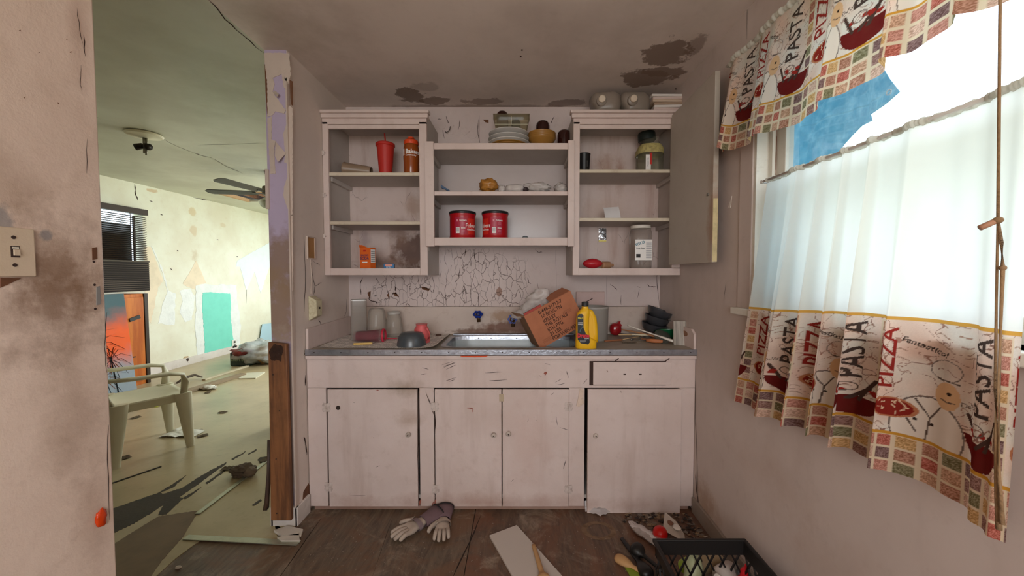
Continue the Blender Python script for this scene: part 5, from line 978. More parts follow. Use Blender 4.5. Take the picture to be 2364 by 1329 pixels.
def make_print(sv, vv, top, period=.30, shift=0.0):
    rng = np.random.RandomState(3); S_, V_ = np.meshgrid(sv, vv); img = np.zeros(S_.shape+(3,)); img[:] = (232,214,198)
    sm = lambda f1, f2, ph: np.sin(S_*f1+ph+2*np.sin(V_*f2))*np.sin(V_*f1*.8+1.7*np.sin(S_*f2+ph))
    tone = sm(24, 31, .5)[..., None]; img += tone*np.array([6,-6,-9]); nz = rng.rand(*S_.shape)[..., None]-.5; img += nz*8
    # faint handwriting lines
    hw = (np.abs(((V_+.004*np.sin(S_*90)+.003*np.sin(S_*210)) % .022)-.011) < .0014) & (np.sin(S_*170+V_*40) > -.3) & (sm(14,19,2) > .05); img[hw] = (176,142,122)
    ml = (np.abs(sm(33,47,1.1)+.4*sm(81,60,.3)) < .035) & (sm(9,12,.8) > -.2); img[ml] = (150,112,98)
    ml = (np.abs(sm(52,39,2.4)+.5*sm(120,90,1.3)) < .04) & (sm(11,9,2.2) > .1); img[ml] = (170,128,112)
    br = np.clip(sm(17,22,3.0)*1.3, 0, 1)[..., None]*.30; img = img*(1-br)+np.array((196,150,128))*br
    def tiles(mask, sz, s0, v0):
        ti = np.floor((S_-s0)/sz).astype(int); tj = np.floor((V_-v0)/sz).astype(int); fs = ((S_-s0)/sz)-ti; fv = ((V_-v0)/sz)-tj
        idx = (ti*7+tj*5+ti*tj*3) % len(PAL); colr = np.array(PAL)[idx] + (rng.rand(*S_.shape)[..., None]-.5)*70
        edge = np.minimum(np.minimum(fs,1-fs), np.minimum(fv,1-fv)) < .10; colr[edge] = (226,206,176); img[mask] = colr[mask]
    for k in range(int(sv[-1]/period)+2):
        o = k*period-shift
        tiles((S_ > o+.098) & (S_ < o+.130) & (V_ > .09) & (V_ < top-.012), .032, o+.098, .0)
        col = (S_ > o+.265) & (S_ < o+.300) & (V_ > .09) & (V_ < top-.05); img[col] = img[col]*.9+np.array((190,140,120))*.10
        # chef: coat, face, outline
        coat = ((S_-(o+.245))/.055)**2+((V_-.135)/.075)**2 < 1; img[coat & (V_ > .09)] = (234,220,204)
        ol = np.abs(np.sqrt(((S_-(o+.245))/.055)**2+((V_-.135)/.075)**2)-1) < .025; img[ol & (V_ > .09)] = (120,104,96)
        hat = np.abs(np.sqrt(((S_-(o+.268))/.026)**2+((V_-.282)/.024)**2)-1) < .035; img[hat] = (120,104,96)
        face = ((S_-(o+.272))/.021)**2+((V_-.225)/.032)**2 < 1; img[face] = (222,178,134)
        eye = ((S_-(o+.276))/.004)**2+((V_-.232)/.004)**2 < 1; img[eye] = (40,30,28)
        for (bs, bv) in ((.226,.150),(.248,.146)): img[np.hypot(S_-o-bs, V_-bv) < .0034] = (50,40,38)
        for a, b in (((.225,.20),(.245,.160)), ((.262,.195),(.245,.160)), ((.245,.160),(.240,.10)), ((.206,.17),(.228,.12)), ((.262,.216),(.272,.212)), ((.285,.214),(.274,.212)), ((.255,.262),(.290,.258))): img[seg_d(S_, V_, (o+a[0],a[1]), (o+b[0],b[1])) < .0014] = (96,80,72)
        # pizza slice with flecks
        pz = ((S_-(o+.185))/.046)**2+((V_-.168)/.026)**2; img[pz < 1] = (188,120,84); img[pz < .74] = (138,34,28)
        for q in range(14):
            a, rr_ = rng.rand()*6.28, rng.rand()**.5*.75; fx, fy, th = o+.185+.046*rr_*math.cos(a), .168+.026*rr_*math.sin(a), rng.rand()*3
            img[seg_d(S_, V_, (fx,fy), (fx+.007*math.cos(th), fy+.007*math.sin(th))) < .0013] = (230,196,160)
        # bowl of pasta with spoons
        bw_ = ((S_-(o+.058))/.058)**2+((V_-.160)/.055)**2; img[(bw_ < 1) & (V_ < .160)] = (104,22,24)
        for a, b in (((.03,.155),(.006,.20)), ((.068,.150),(.098,.215)), ((.05,.150),(.088,.190))): img[seg_d(S_, V_, (o+a[0],a[1]), (o+b[0],b[1])) < .0042] = (74,54,48)
        for q in range(6): img[np.hypot((S_-o-.01-.09*rng.rand())/1.4, V_-.166-.018*rng.rand()) < .005] = (160,40,34)
        sc_ = np.abs(np.hypot((S_-o-.045)/1.5, V_-.185)-.012) < .0012; img[sc_] = (110,90,80)
        raster_text(img, sv, vv, 'PASTA', o+.050, .292, .066, (70,58,54), PI/2, .012, .86)
        raster_text(img, sv, vv, 'PIZZA', o+.168, .292, .066, (150,40,36), PI/2, .012, .86)
        raster_text(img, sv, vv, 'Fantastico!', o+.234, .330, .018, (60,48,44), -.35, .02)
        raster_text(img, sv, vv, 'Deliziosi!', o+.020, .222, .015, (90,70,60), .25, .0)
    tiles(V_ < .100, .034, 0, -.004); img[(V_ > .098) & (V_ < .105)] = (206,148,54); img[(V_ > top-.008) & (V_ <= top+.002)] = (214,160,72)
    return np.clip(img, 0, 255)
def cloth_obj(name, surf, nu, nv, colors, m, parent):
    """surf(a, t) -> arrays of positions; a 0..1 across, t 0..1 upwards"""
    a = np.linspace(0, 1, nu+1); t_ = np.linspace(0, 1, nv+1); A, T_ = np.meshgrid(a, t_); V = np.stack(surf(A, T_), -1).reshape(-1, 3)
    idx = np.arange((nu+1)*(nv+1)).reshape(nv+1, nu+1); q = np.stack([idx[:-1,:-1], idx[:-1,1:], idx[1:,1:], idx[1:,:-1]], -1).reshape(-1, 4)
    me = bpy.data.meshes.new(name); me.vertices.add(len(V)); me.vertices.foreach_set('co', V.astype('f').ravel()); me.loops.add(q.size); me.loops.foreach_set('vertex_index', q.astype('i').ravel())
    me.polygons.add(len(q)); me.polygons.foreach_set('loop_start', (np.arange(len(q))*4).astype('i')); me.polygons.foreach_set('use_smooth', np.ones(len(q), bool)); me.update(); me.validate()
    if colors is not None:
        ca = me.color_attributes.new('print', 'FLOAT_COLOR', 'POINT'); c4 = np.ones((len(V), 4), 'f'); c4[:, :3] = srgb(colors.reshape(-1, 3)); ca.data.foreach_set('color', c4.ravel())
    me.materials.append(m); o = bpy.data.objects.new(name, me); C.objects.link(o); o.parent = parent; return o
m_print = cloth('printed_cotton', None, .42, 'print', .10); m_sheer = cloth('cream_cotton', lin(236,234,224), .56, None, .06)
CT, CB, CH = 1.685, 1.212, .815      # cafe curtain: top, coloured band, hem
def fold(A, k=1.0): return np.tanh(1.6*np.sin(2*PI*(A*6.2-.45*np.sin(A*7))))+.18*np.sin(2*PI*(A*15+.2)+1.0)+.25*np.sin(2*PI*A*2.6+.5)
def cafe(A, Z):
    d = (CT-Z)/(CT-CH); far = 1.435+.150*np.clip(d,0,1)**1.1; near = .682-.015*d
    y = far+(near-far)*A+.022*np.sin(2*PI*(A*6.2-.45*np.sin(A*7))+1.2)*(.45+.5*d)
    x = .935-.020*d+(.008+.020*d)*fold(A); z = Z-.012*d*np.sin(A*6+1)*1.0-.018*d*(1-A)+.030*d*A; return x, y, z
t = thing('cafe_curtain', 'cafe curtain, plain cream above and printed with pasta and pizza below', 'curtain', (0,0,0))
nu = 520; sv = np.linspace(0, .96, nu+1); nvp = 210; vv = np.linspace(0, CB-CH, nvp+1)
cloth_obj('printed_border', lambda A, T_: cafe(A, CH+(CB-CH)*T_), nu, nvp, make_print(sv, vv, CB-CH, shift=.086), m_print, t)
cloth_obj('plain_panel', lambda A, T_: cafe(A, CB+(CT-.012-CB)*T_), nu, 50, None, m_sheer, t)
def head(A, T_):
    x, y, z = cafe(A, CT-.012+.0*A); th = T_*2*PI; r_ = .0085+.0012*np.sin(A*190)+.0008*np.sin(A*421); return x+r_*np.cos(th)-.0, y, z+.006+r_*np.sin(th)
cloth_obj('rod_pocket', head, 520, 12, None, m_sheer, t)
m = MB(); m.tube([(.935,1.47,CT-.006),(.935,.66,CT-.006)], .005, 8); rod = m.build('curtain_rod', mat('white_rod', lin(210,204,196), .4), None, smooth=True)
tag(rod, 'thin white rod carrying the cafe curtain', 'curtain rod')
VT, VB = 2.225, 1.835
def vfold(A): return np.tanh(1.5*np.sin(2*PI*(A*6.5+.4*np.sin(A*7+1))))+.3*np.sin(2*PI*(A*14+.1))
def val(A, Z):
    d = np.clip((VT-Z)/(VT-VB), -.2, 1); far = 1.665+.085*np.clip(d,0,1); near = .45
    y = far+(near-far)*A+.022*np.sin(2*PI*(A*6.5+.4*np.sin(A*7+1))+1.2)*(.2+.8*d); x = .905-.010*d+(.006+.022*np.clip(d,0,1))*vfold(A); z = Z+.0*A+.045*np.clip(d,0,1)*np.exp(-((A-.02)/.06)**2)+.012*d*np.sin(A*11); return x, y, z
t = thing('curtain_valance', 'short printed valance gathered on a rod at the window top', 'curtain', (0,0,0))
nu2 = 600; sv2 = np.linspace(0, 1.45, nu2+1); vv2 = np.linspace(0, VT-VB, 200)
cloth_obj('printed_panel', lambda A, T_: val(A, VB+(VT-.014-VB)*T_), nu2, 199, make_print(sv2, vv2, VT-VB+.02, shift=.16), m_print, t)
def vhead(A, T_):
    x, y, z = val(A, VT-.014+.0*A); th = T_*2*PI; r_ = .0115+.0018*np.sin(A*210)+.001*np.sin(A*433); return x+r_*np.cos(th), y, z+.010+r_*np.sin(th)
cloth_obj('rod_pocket', vhead, 560, 12, None, m_sheer, t)
m = MB(); m.tube([(XR-.002,1.69,VT-.002),(.905,1.685,VT-.002),(.905,.42,VT-.002),(XR-.002,.415,VT-.002)], .005, 8); rod = m.build('curtain_rod', mat('white_rod', lin(210,204,196), .4), None, smooth=True); tag(rod, 'bent white rod carrying the valance', 'curtain rod')
m = MB(); m.bar((XR-.001,1.47,CT-.006),(.93,1.47,CT-.006),.012,.012); m.build('bracket', mat('white_rod', lin(210,204,196), .4), [o for o in C.objects if o.name == 'curtain_rod'][0])
# cord with a knotted wooden toggle
cx_ = .845; r0 = at(2309, 0, X=cx_); mk = at(2304, 508, X=cx_); mkx = at(2262, 526, X=cx_-.02); k2 = at(2315, 618, X=cx_); e1 = at(2300, 1000, X=cx_); e2 = at(2306, 1222, X=cx_)
t = thing('blind_cord', 'twisted cord with a small wooden toggle hanging before the curtain', 'cord', (r0.x, r0.y, e2.z)); base_ = Vector((r0.x, r0.y, e2.z)); mco = mat('jute_cord', lin(150,118,84), .9, var=.4, vs=90, bump=.5)
def L_(p): return p-base_
m = MB(); m.tube([L_(Vector((r0.x, r0.y, ZC-.01))), L_(r0), L_(mk)], .0022, 8); m.build('upper_cord', mco, t, smooth=True)
m = MB(); m.tube([L_(mk), L_(at(2300,700,X=cx_)), L_(at(2298,900,X=cx_)), L_(e1), L_(at(2302,1120,X=cx_)), L_(e2)], [.0018,.0018,.0022,.0030,.0036,.0042], 8); m.build('tail', mco, t, smooth=True)
m = MB(); m.tube([L_(mk), L_(at(2312,560,X=cx_)), L_(k2), L_(at(2310,760,X=cx_)), L_(at(2306,900,X=cx_)), L_(at(2306,1100,X=cx_-.004)), L_(at(2314,1210,X=cx_-.004))], [.0018,.0026,.0030,.0018,.0020,.0026,.0036], 8); m.build('tail', mco, t, smooth=True)
m = MB(); m.tube([L_(mkx), L_(mk)+Vector((.004,0,.002))], .0050, 10); m.build('toggle', mat('toggle_wood', lin(176,128,98), .6), t, smooth=True); MB().blob(tuple(L_(mk)),(.007,.007,.006)).build('knot', mco, t, smooth=True); MB().blob(tuple(L_(k2)),(.005,.005,.005)).build('knot', mco, t, smooth=True)
# blue tarpaulin hung outside the glass
TX = 1.155
t = thing('blue_tarp', 'blue tarpaulin with an eyelet hanging outside the window', 'tarpaulin', (TX, 1.5, 1.1)); tp = [at(x, y, X=TX) for x, y in ((2035,150),(2052,180),(2077,212),(2045,240),(2010,264),(2014,278),(1990,290),(1968,312),(1950,332),(1930,360))]
pts = [Vector((TX,1.75,2.3)), Vector((TX,1.20,2.3))]+tp+[Vector((TX,1.22,1.3)), Vector((TX,1.30,1.05)), Vector((TX,1.75,1.05))]; loc = Vector((TX,1.5,1.1))
mtp = NT('blue_tarp_film'); df = mtp.n('ShaderNodeBsdfDiffuse'); tl = mtp.n('ShaderNodeBsdfTranslucent'); cc = mtp.mix(mtp.ramp(mtp.noise(mtp.coord(), 22, 7, .7), .40, .75), lin(142,196,214), lin(190,222,232)); mtp.l(cc, df.inputs[0]); mtp.l(cc, tl.inputs[0]); mx = mtp.n('ShaderNodeMixShader'); mx.inputs[0].default_value = .55; mtp.l(df.outputs[0], mx.inputs[1]); mtp.l(tl.outputs[0], mx.inputs[2]); mtp.l(mx.outputs[0], mtp.out.inputs[0])
m = MB(); m.prism([p-loc for p in pts], (.002,0,0)); m.build('sheet', mtp.m, t)
e = at(2052, 213, X=TX-.003)-loc; m = MB(); m.tube([e+Vector((0,.008*math.cos(k*PI/6),.008*math.sin(k*PI/6))) for k in range(13)], .0018, 6); m.build('eyelet', mat('white_eyelet', lin(220,225,230), .4), t)
# ground outside the windows
S(B(-14, 14, -12, 20, -.45, -.40).build('ground', mat('dry_grass', lin(120,130,84), .9, var=.5, vs=2, var_col=lin(150,140,100))))
# ================================================================ next room
# window with its blind and the louvred unit below it
m_blind = mat('dark_brown_slat', lin(58,42,30), .45, var=.2)
zt_, zb_ = BZ1, BZ0
t = thing('window_blind', 'dark brown slatted blind on the next room window', 'blind', (XF+.04, (BY0+BY1)/2, zt_)); hw = (BY1-BY0)/2
B(-.03,.035,-hw-.05,hw+.0,-.02,.05).build('headrail', m_blind, t)
n = 24
for i in range(n):
    z = -.050-i*(zt_-zb_-.05)/n; m = MB(); m.add([(-.012,-hw,z+.007),(-.012,hw-.004,z+.007),(.014,hw-.004,z-.007),(.014,-hw,z-.007)], [(0,1,2,3)]); m.build('slat', m_blind, t, thick=.0018)
for y in (-hw*.6, hw*.55): B(-.002,.002,y-.004,y+.004,zb_-zt_,-.02).build('ladder_tape', m_blind, t)
B(-.045,-.025,hw-.13,hw-.11,zb_-zt_,-.05).build('sash_bar', m_blind, t)
w2 = thing('window_2', 'x', 'x', (XF, 0, 0)); del w2['label']; del w2['category']; S(w2)
B(-.07,-.066,BY0+.01,BY1-.01,BZ0+.01,BZ1-.01).build('pane', MATS['window_glass'], w2)
B(-.10,-.04,BY0+.12,BY1-.12,BZ0,BZ1-.16).build('light_block', mat('light_block_dark', lin(30,26,24), .9), w2)  # dark sheet added behind the slats to block window light
p0, p1 = at(233,605,X=XF), at(334,672,X=XF); za, zc = at(300,601,X=XF).z, at(300,672,X=XF).z
t = thing('louvred_cooler', 'dark louvred cooler unit set under the blind', 'cooler', (XF+.001, (BY0+p1.y)/2+.02, zc)); hw = (p1.y-BY0)/2
B(0,.05,-hw,hw,0,za-zc).build('casing', mat('dark_brown_casing', lin(40,31,24), .85), t, bevel=.006); B(.0505,.058,-hw,hw,za-zc-.02,za-zc).build('top_edge', mat('worn_dark_edge', lin(84,74,62), .8), t, bevel=.002)
for i in range(14):
    z = .02+i*(za-zc-.05)/14; B(.0505,.066,-hw+.01,hw-.015,z,z+.008).build('louvre', mat('louvre_brown', lin(84,70,56), .7), t)
# orange wooden cabinet below and the palm print leaning on it
q0, q1 = at(335,674,X=XF+.30), at(343,848,X=XF+.30)
yb_ = q0.y; zc_ = zc-.02
t = thing('orange_cupboard', 'orange brown wooden cupboard standing under the louvred cooler', 'cupboard', (XF+.001, yb_-.5, 0)); mob = woodmat('orange_varnish', lin(206,120,52), lin(170,84,36), 3, 'Z', .3)
B(.02,.30,-.55,.5,.0,zc_).build('body', mob, t, bevel=.006); B(.30,.315,-.5,.46,.05,zc_-.04).build('front_panel', mob, t, bevel=.004); B(.28,.318,.47,.512,0,zc_).build('corner_post', mat('dark_corner', lin(56,42,30), .5), t); m = MB(); m.bar((.32,.28,zc_-.30),(.32,.40,zc_-.27),.02,.04); m.build('dark_tape', mat('dark_tape', lin(52,50,48), .6), t); B(.316,.33,.30,.33,.35,.36).build('latch', mat('dark_tape', lin(52,50,48), .6), t)
# palm sunset sheet: printed with flat shapes
X0 = XF+.42; a_, b_ = at(288,676,X=X0), at(325,845,X=X0+.18)
y0_, zt2 = a_.y, a_.z
t = thing('palm_picture', 'tall palm tree sunset picture leaning on the orange cupboard', 'picture', (X0+.10, y0_-.45, .0), (0,-.10,0)); hw = .45; hh = zt2
def sunset():
    t_ = NT('sunset_print'); co = t_.coord(); sp = t_.n('ShaderNodeSeparateXYZ'); t_.l(co, sp.inputs[0]); z = t_.math('DIVIDE', sp.outputs[2], hh); z = t_.math('ADD', z, t_.math('MULTIPLY', t_.math('SUBTRACT', t_.noise(co, 4, 5), .5), .35))
    z = t_.math('ADD', z, t_.math('MULTIPLY', sp.outputs[1], -.25))
    c = t_.mix(t_.ramp(z, .55, .80), lin(232,92,40), lin(70,96,104)); c = t_.mix(t_.ramp(z, .15, .40), lin(140,150,160), c); t_.l(c, t_.bsdf.inputs['Base Color']); t_.bsdf.inputs['Roughness'].default_value = .15; return t_.m
B(-.008,0,-hw,hw,.0,hh).build('panel', sunset(), t, bevel=.002)
mpalm = mat('palm_silhouette', lin(38,48,58), .4)
for (yy, zz, s) in ((.10,.62,.30),(.22,.42,.22),(-.05,.80,.26),(.12,.25,.24)):
    m = MB()
    for k in range(13):
        a = k*2*PI/13+.2; m.tube([(.0015,yy,zz),(.0015,yy+s*.5*math.cos(a),zz+s*.5*math.sin(a)+.02),(.0015,yy+s*math.cos(a),zz+s*.9*math.sin(a)-.05)], [.012*s*3,.008*s*3,.002], 5, .12)
    m.tube([(.0012,yy,zz),(.0012,yy+.03,.02)], .012, 5, .1); o = m.build('palm', mpalm, t)
    m = MB()
    for k in range(9): a = k*2*PI/9+.45; m.tube([(.0028,yy+s*.3*math.cos(a),zz+s*.3*math.sin(a)),(.0028,yy+s*.75*math.cos(a),zz+s*.65*math.sin(a)-.02)], [.006,.002], 5, .15)
    m.build('palm_light', mat('palm_orange', lin(236,130,70), .4), t)
# ceiling lamp holder
p = at(333, 308, Z=ZC); t = thing('lamp_holder', 'bare two socket lamp holder on the next room ceiling', 'lamp', (p.x, p.y, ZC))
MB().lathe([(.115,-.003),(.12,-.010),(.11,-.022),(.05,-.030),(.03,-.036)], 32).build('canopy', mat('cream_enamel', lin(214,206,176), .4), t, smooth=True, auto=40)
mdk = mat('dark_metal', lin(52,46,40), .45, .6); mgl = mat('grey_metal', lin(150,146,130), .4, .5)
m = MB(); m.tube([(0,0,-.03),(0,0,-.10)], .012, 10); m.tube([(.018,0,-.03),(.018,0,-.10)], .005, 8); m.build('stem', mgl, t, smooth=True)
for s in (-1, 1):
    m = MB(); m.tube([(s*.01,-.005,-.10),(s*.055,-.02,-.115)], [.022,.026], 12); m.build('socket', mdk, t, smooth=True)
m = MB(); m.tube([(0,0,-.10),(.006,-.01,-.16)], .010, 8); m.tube([(.016,0,-.10),(.020,-.01,-.175)], .008, 8); m.build('lower_stub', mgl, t, smooth=True)
# ceiling fan
p = at(628, 447, Y=4.3); t = thing('ceiling_fan', 'dark bladed ceiling fan half hidden by the partition', 'fan', (p.x, p.y, ZC)); zf = p.z-ZC
m = MB(); m.lathe([(.07,0),(.06,-.05),(.02,-.06)], 24); m.tube([(0,0,-.05),(0,0,zf+.06)], .014, 10); m.build('downrod', mdk, t, smooth=True)
MB().lathe([(.02,zf+.09),(.09,zf+.07),(.10,zf+.02),(.09,zf-.02),(.04,zf-.04),(.03,zf-.06)], 28).build('motor', mat('fan_motor', lin(112,100,84), .4, .3), t, smooth=True, auto=40)
for k in range(5):
    a = math.radians(180+8+k*72); m = MB(); c_, s_ = math.cos(a), math.sin(a)
    P_ = lambda r_, w_, z_: (c_*r_-s_*w_, s_*r_+c_*w_, z_)
    m.prism([P_(.16,-.05,zf-.010), P_(.62,-.065,zf-.010), P_(.66,-.03,zf-.006), P_(.66,.03,zf+.004), P_(.62,.065,zf+.012), P_(.16,.05,zf+.010)], (0,0,.006)); o = m.build('blade', mat('fan_blade', lin(74,70,62), .5), t); m = MB(); m.bar(P_(.08,0,zf),P_(.20,0,zf),.03,.006); m.build('blade_iron', mdk, o)
for k in range(3):
    a = k*2*PI/3+2.6; m = MB(); m.shell([(.02,0),(.03,-.03),(.062,-.085),(.066,-.10)], 20); m.xf(Matrix.Translation((.06*math.cos(a),.06*math.sin(a),zf-.05)) @ Matrix.Rotation(a, 4, 'Z') @ Matrix.Rotation(-.6, 4, 'Y')); m.build('lamp_shade', mat('frosted_shade', lin(214,216,200), .3), t, smooth=True)
# ---------------------------------------------------------------- plastic armchair
A_, B_, C_ = on(437,1030,.004), on(396,996,.004), on(262,1082,.004)     # front near, front far, rear near feet
s_ = (B_-A_); s_.z = 0; f_ = (A_-C_); f_.z = 0; ws, df_ = s_.length, f_.length; s_.normalize(); f_.normalize()
ctr = (B_+C_)/2; rz = math.atan2(f_.y, f_.x)
t = thing('plastic_armchair', 'cream moulded plastic armchair in the next room', 'chair', (ctr.x, ctr.y, .0032), (0,0,rz)); mch = mat('cream_plastic', lin(214,206,178), .42, var=.12)
hd_, hw_ = df_/2, ws/2; SH = .40                      # local: +x front, +y away from the camera
m = MB(); m.grid(lambda u, v: (-hd_*.95+hd_*2.0*u, -hw_*.88+hw_*1.76*v, SH+.012-.030*math.sin(v*PI)*math.sin(u*PI)**.6-.035*max(0,u-.85)*4*max(0,u-.85)), 18, 18); m.build('seat', mch, t, smooth=True, thick=.012)
B(-hd_*.95,hd_*1.0,-hw_*.90,-hw_*.84,SH-.045,SH+.014).build('seat_apron', mch, t, bevel=.006); B(-hd_*.95,hd_*1.0,hw_*.84,hw_*.90,SH-.045,SH+.014).build('seat_apron', mch, t, bevel=.006); B(hd_*.96,hd_*1.03,-hw_*.86,hw_*.86,SH-.05,SH+.004).build('seat_apron', mch, t, bevel=.006)
def leg(x0_, y0_, x1_, y1_, wt, wb, zt):
    m = MB(); r_ = []
    for z, x_, y_, w_ in ((0,x0_,y0_,wb),(zt*.5,(x0_+x1_)/2,(y0_+y1_)/2,(wt+wb)/2),(zt,x1_,y1_,wt)): r_.append(ringv(x_, w_, w_*.6, z, 16, 3)); r_[-1] = [(a, y_+b, c) for a, b, c in r_[-1]]
    m = loft(r_); return m.build('leg', mch, t, smooth=True, auto=60)
for sg_ in (-1, 1):
    leg(hd_, sg_*hw_, hd_*.86, sg_*hw_*.90, .052, .024, SH+.02); leg(-hd_, sg_*hw_, -hd_*.82, sg_*hw_*.86, .050, .026, SH+.02)
    ya = sg_*hw_*.98; m = MB(); m.tube([(hd_*.86,ya*.94,SH+.0),(hd_*.92,ya,SH+.10),(hd_*.84,ya*1.03,SH+.165),(hd_*.45,ya*1.05,SH+.185),(-hd_*.5,ya*1.04,SH+.19),(-hd_*1.15,ya*1.0,SH+.20)], [.030,.026,.026,.028,.027,.024], 12, .55); m.build('armrest', mch, t, smooth=True)
m = MB(); m.grid(lambda u, v: (-hd_*.95-.16*v-.03*math.sin(u*PI), -hw_*.90+hw_*1.80*u*1.0, SH+.02+.44*v-.05*(2*u-1)**2*v), 14, 12); m.build('backrest', mch, t, smooth=True, thick=.012)
# ---------------------------------------------------------------- litter on the next room floor
def on2(px, py): return on(px, py, .0035)
p = on2(570, 845); t = thing('trash_bag', 'clear bag of rubbish with a dark pack inside by the teal patch', 'bag', p+Vector((0,.15,0)))
MB().blob((.10,.06,.16),(.34,.26,.16),2.2,.4,3,30,18,11).build('film', glassy('bag_film', (.90,.92,.92), .5, lin(220,226,226), .1), t, smooth=True); B(-.24,.04,-.16,.10,.0,.20).build('dark_pack', mat('dark_green_pack', lin(40,60,56), .5, var=.3), t, bevel=.02); MB().blob((.16,.02,.13),(.18,.14,.12),2,.3,3,20,12,2).build('tan_content', mat('tan_content', lin(190,150,100), .7, var=.5), t, smooth=True); text('lettering', 'CHEF\'S CUT', mat('pale_green_print', lin(170,190,150), .6), t, FRONT(-.10,-.162,.09), .045); MB().blob((-.1,-.10,.19),(.14,.10,.05),2,.5,3,20,12,6).build('red_content', mat('dark_red_pack', lin(120,44,40), .5), t, smooth=True)
def plank(a, b, w, h, m, label, z=.0035, name='floor_board'):
    p, q = on2(*a), on2(*b); c = (p+q)/2; mb = MB(); mb.bar(p-c+Vector((0,0,h/2)), q-c+Vector((0,0,h/2)), w, h); o = mb.build(name, m, None, bevel=.003); o.location = (c.x, c.y, .0036); return tag(o, label, 'board')
wd = mat('grey_lath', lin(150,130,104), .8, var=.5, vs=10, stretch=(.2,.2,1)); wdd = mat('dark_lath2', lin(84,70,56), .8, var=.4)
plank((425,908),(562,866), .09, .03, wd, 'long grey lath lying along the far wall'); plank((470,878),(572,846), .05, .02, mat('pale_lath', lin(196,184,156), .8, var=.3), 'pale lath behind the long grey lath')
m = MB(); pp = [on2(408,888), on2(430,880), on2(450,874), on2(467,874)]; m.tube([q-pp[0]+Vector((0,0,.02+.03*(i in (1,2)))) for i, q in enumerate(pp)], [.015,.03,.028,.012], 10, .5); o = m.build('curved_strip', wdd, None, smooth=True); o.location = pp[0]; tag(o, 'dark curved strip near the foot of the far wall', 'strip')
pts = [on2(*q) for q in ((550,875),(570,862),(612,860),(590,874))]; m = MB(); m.prism([q-pts[0] for q in pts], (0,0,.012)); o = m.build('floor_tile', mat('pale_tile', lin(206,200,176), .5), None); o.location = pts[0]; tag(o, 'loose pale square tile lying on the far floor', 'tile')
p = on2(548, 1105); t = thing('rag', 'dark crumpled rag beside the metal strip', 'rag', p+Vector((0,.05,0))); MB().blob((0,0,.030),(.075,.055,.036),2,.35,3.0,36,24,5).build('cloth', mat('dark_rag', lin(104,88,74), .95, var=.4, vs=30), t, smooth=True); MB().blob((.06,-.02,.03),(.04,.034,.028),2,.35,3,24,16,9).build('fold', mat('dark_rag2', lin(122,104,88), .95), t, smooth=True)
p = on2(634, 992); t = thing('printed_sack', 'black and white printed sack peeking out behind the brown board', 'sack', p+Vector((.05,.08,0))); MB().blob((0,0,.10),(.10,.07,.10),2.2,.3,3,28,18,3).build('sack', mat('white_sack', lin(206,200,190), .5, var=.3), t, smooth=True); MB().blob((-.03,-.015,.15),(.085,.065,.06),2,.3,3,24,14,7).build('black_top', mat('black_sack', lin(34,30,30), .4), t, smooth=True); MB().blob((.03,-.05,.11),(.04,.03,.03),2,.2,3,16,10,4).build('red_print', mat('brick_red', lin(150,60,44), .5), t, smooth=True)
p = on2(415, 1005); o = MB().grid(lambda u, v: (-.14+.28*u, -.09+.18*v*(1-.3*u), .003+.022*abs(mnoise.noise(Vector((u*4,v*4,5))))+.01*math.sin(u*6)**2), 26, 18).build('paper_scrap', mat('white_tissue', lin(222,218,204), .8), None, smooth=True); o.location = p+Vector((0,.05,0)); tag(o, 'crumpled white paper by the front legs of the armchair', 'paper')
p = on2(362, 936); o = MB().grid(lambda u, v: (-.05+.10*u, -.05+.10*v, .003+.012*u*v), 6, 6).build('yellow_scrap', mat('yellow_scrap', lin(206,210,60), .6), None); o.location = p; tag(o, 'small yellow scrap behind the armchair seat', 'scrap')
p = on2(482, 898); o = MB().blob((0,0,.02),(.09,.05,.022),2,.6,4,20,12,2).build('white_rubble', mat('white_tissue', lin(222,218,204), .8), None, smooth=True); o.location = p; tag(o, 'white rubble by the end of the long grey lath', 'rubble')
leafm = mat('dry_leaf', lin(86,70,48), .9)
for i, (x, y, nm) in enumerate(((514,952,'dark dry leaf alone in the middle of the next room floor'), (313,964,'dark leaf on the floor left behind the armchair'), (290,1056,'reddish leaf on the floor between the armchair legs'), (468,1006,'tiny leaf right of the armchair front leg'), (480,906,'dark chip in front of the long grey lath'), (525,1082,'dark flake behind the crumpled rag'), (613,1062,'dark flake on the floor near the brown board'))):
    p = on2(x, y); m = MB(); m.grid(lambda u, v: (-.035+.07*u, -.025+.05*v, .004+.010*abs(mnoise.noise(Vector((u*3,v*3,i))))), 6, 5); o = m.build('dry_leaf', leafm, None, thick=.001); o.location = p; o.rotation_euler = (0,0,i*1.3); tag(o, nm, 'leaf', 'dry leaves on the floor')
pts = [at(x, y, X=XF+.03) for x, y in ((605,748),(632,745),(640,800),(596,803))]; o = MB().prism([pts[0]-pts[0], pts[1]-pts[0], pts[2]-pts[0], pts[3]-pts[0]], (.006,0,0)).build('blue_sheet', mat('pale_blue_pane', lin(176,206,220), .25), None); o.location = pts[0]; tag(o, 'pale blue sheet leaning on the far wall right of the teal patch', 'sheet')
p = on(412, 1312, .0); o = MB().blob((0,0,.006),(.014,.009,.006),2,.3).build('white_chip', mat('plaster', lin(208,196,182), .9, var=.4), None, smooth=True); o.location = p; tag(o, 'small white chip on the dark floor at the doorway', 'chip')
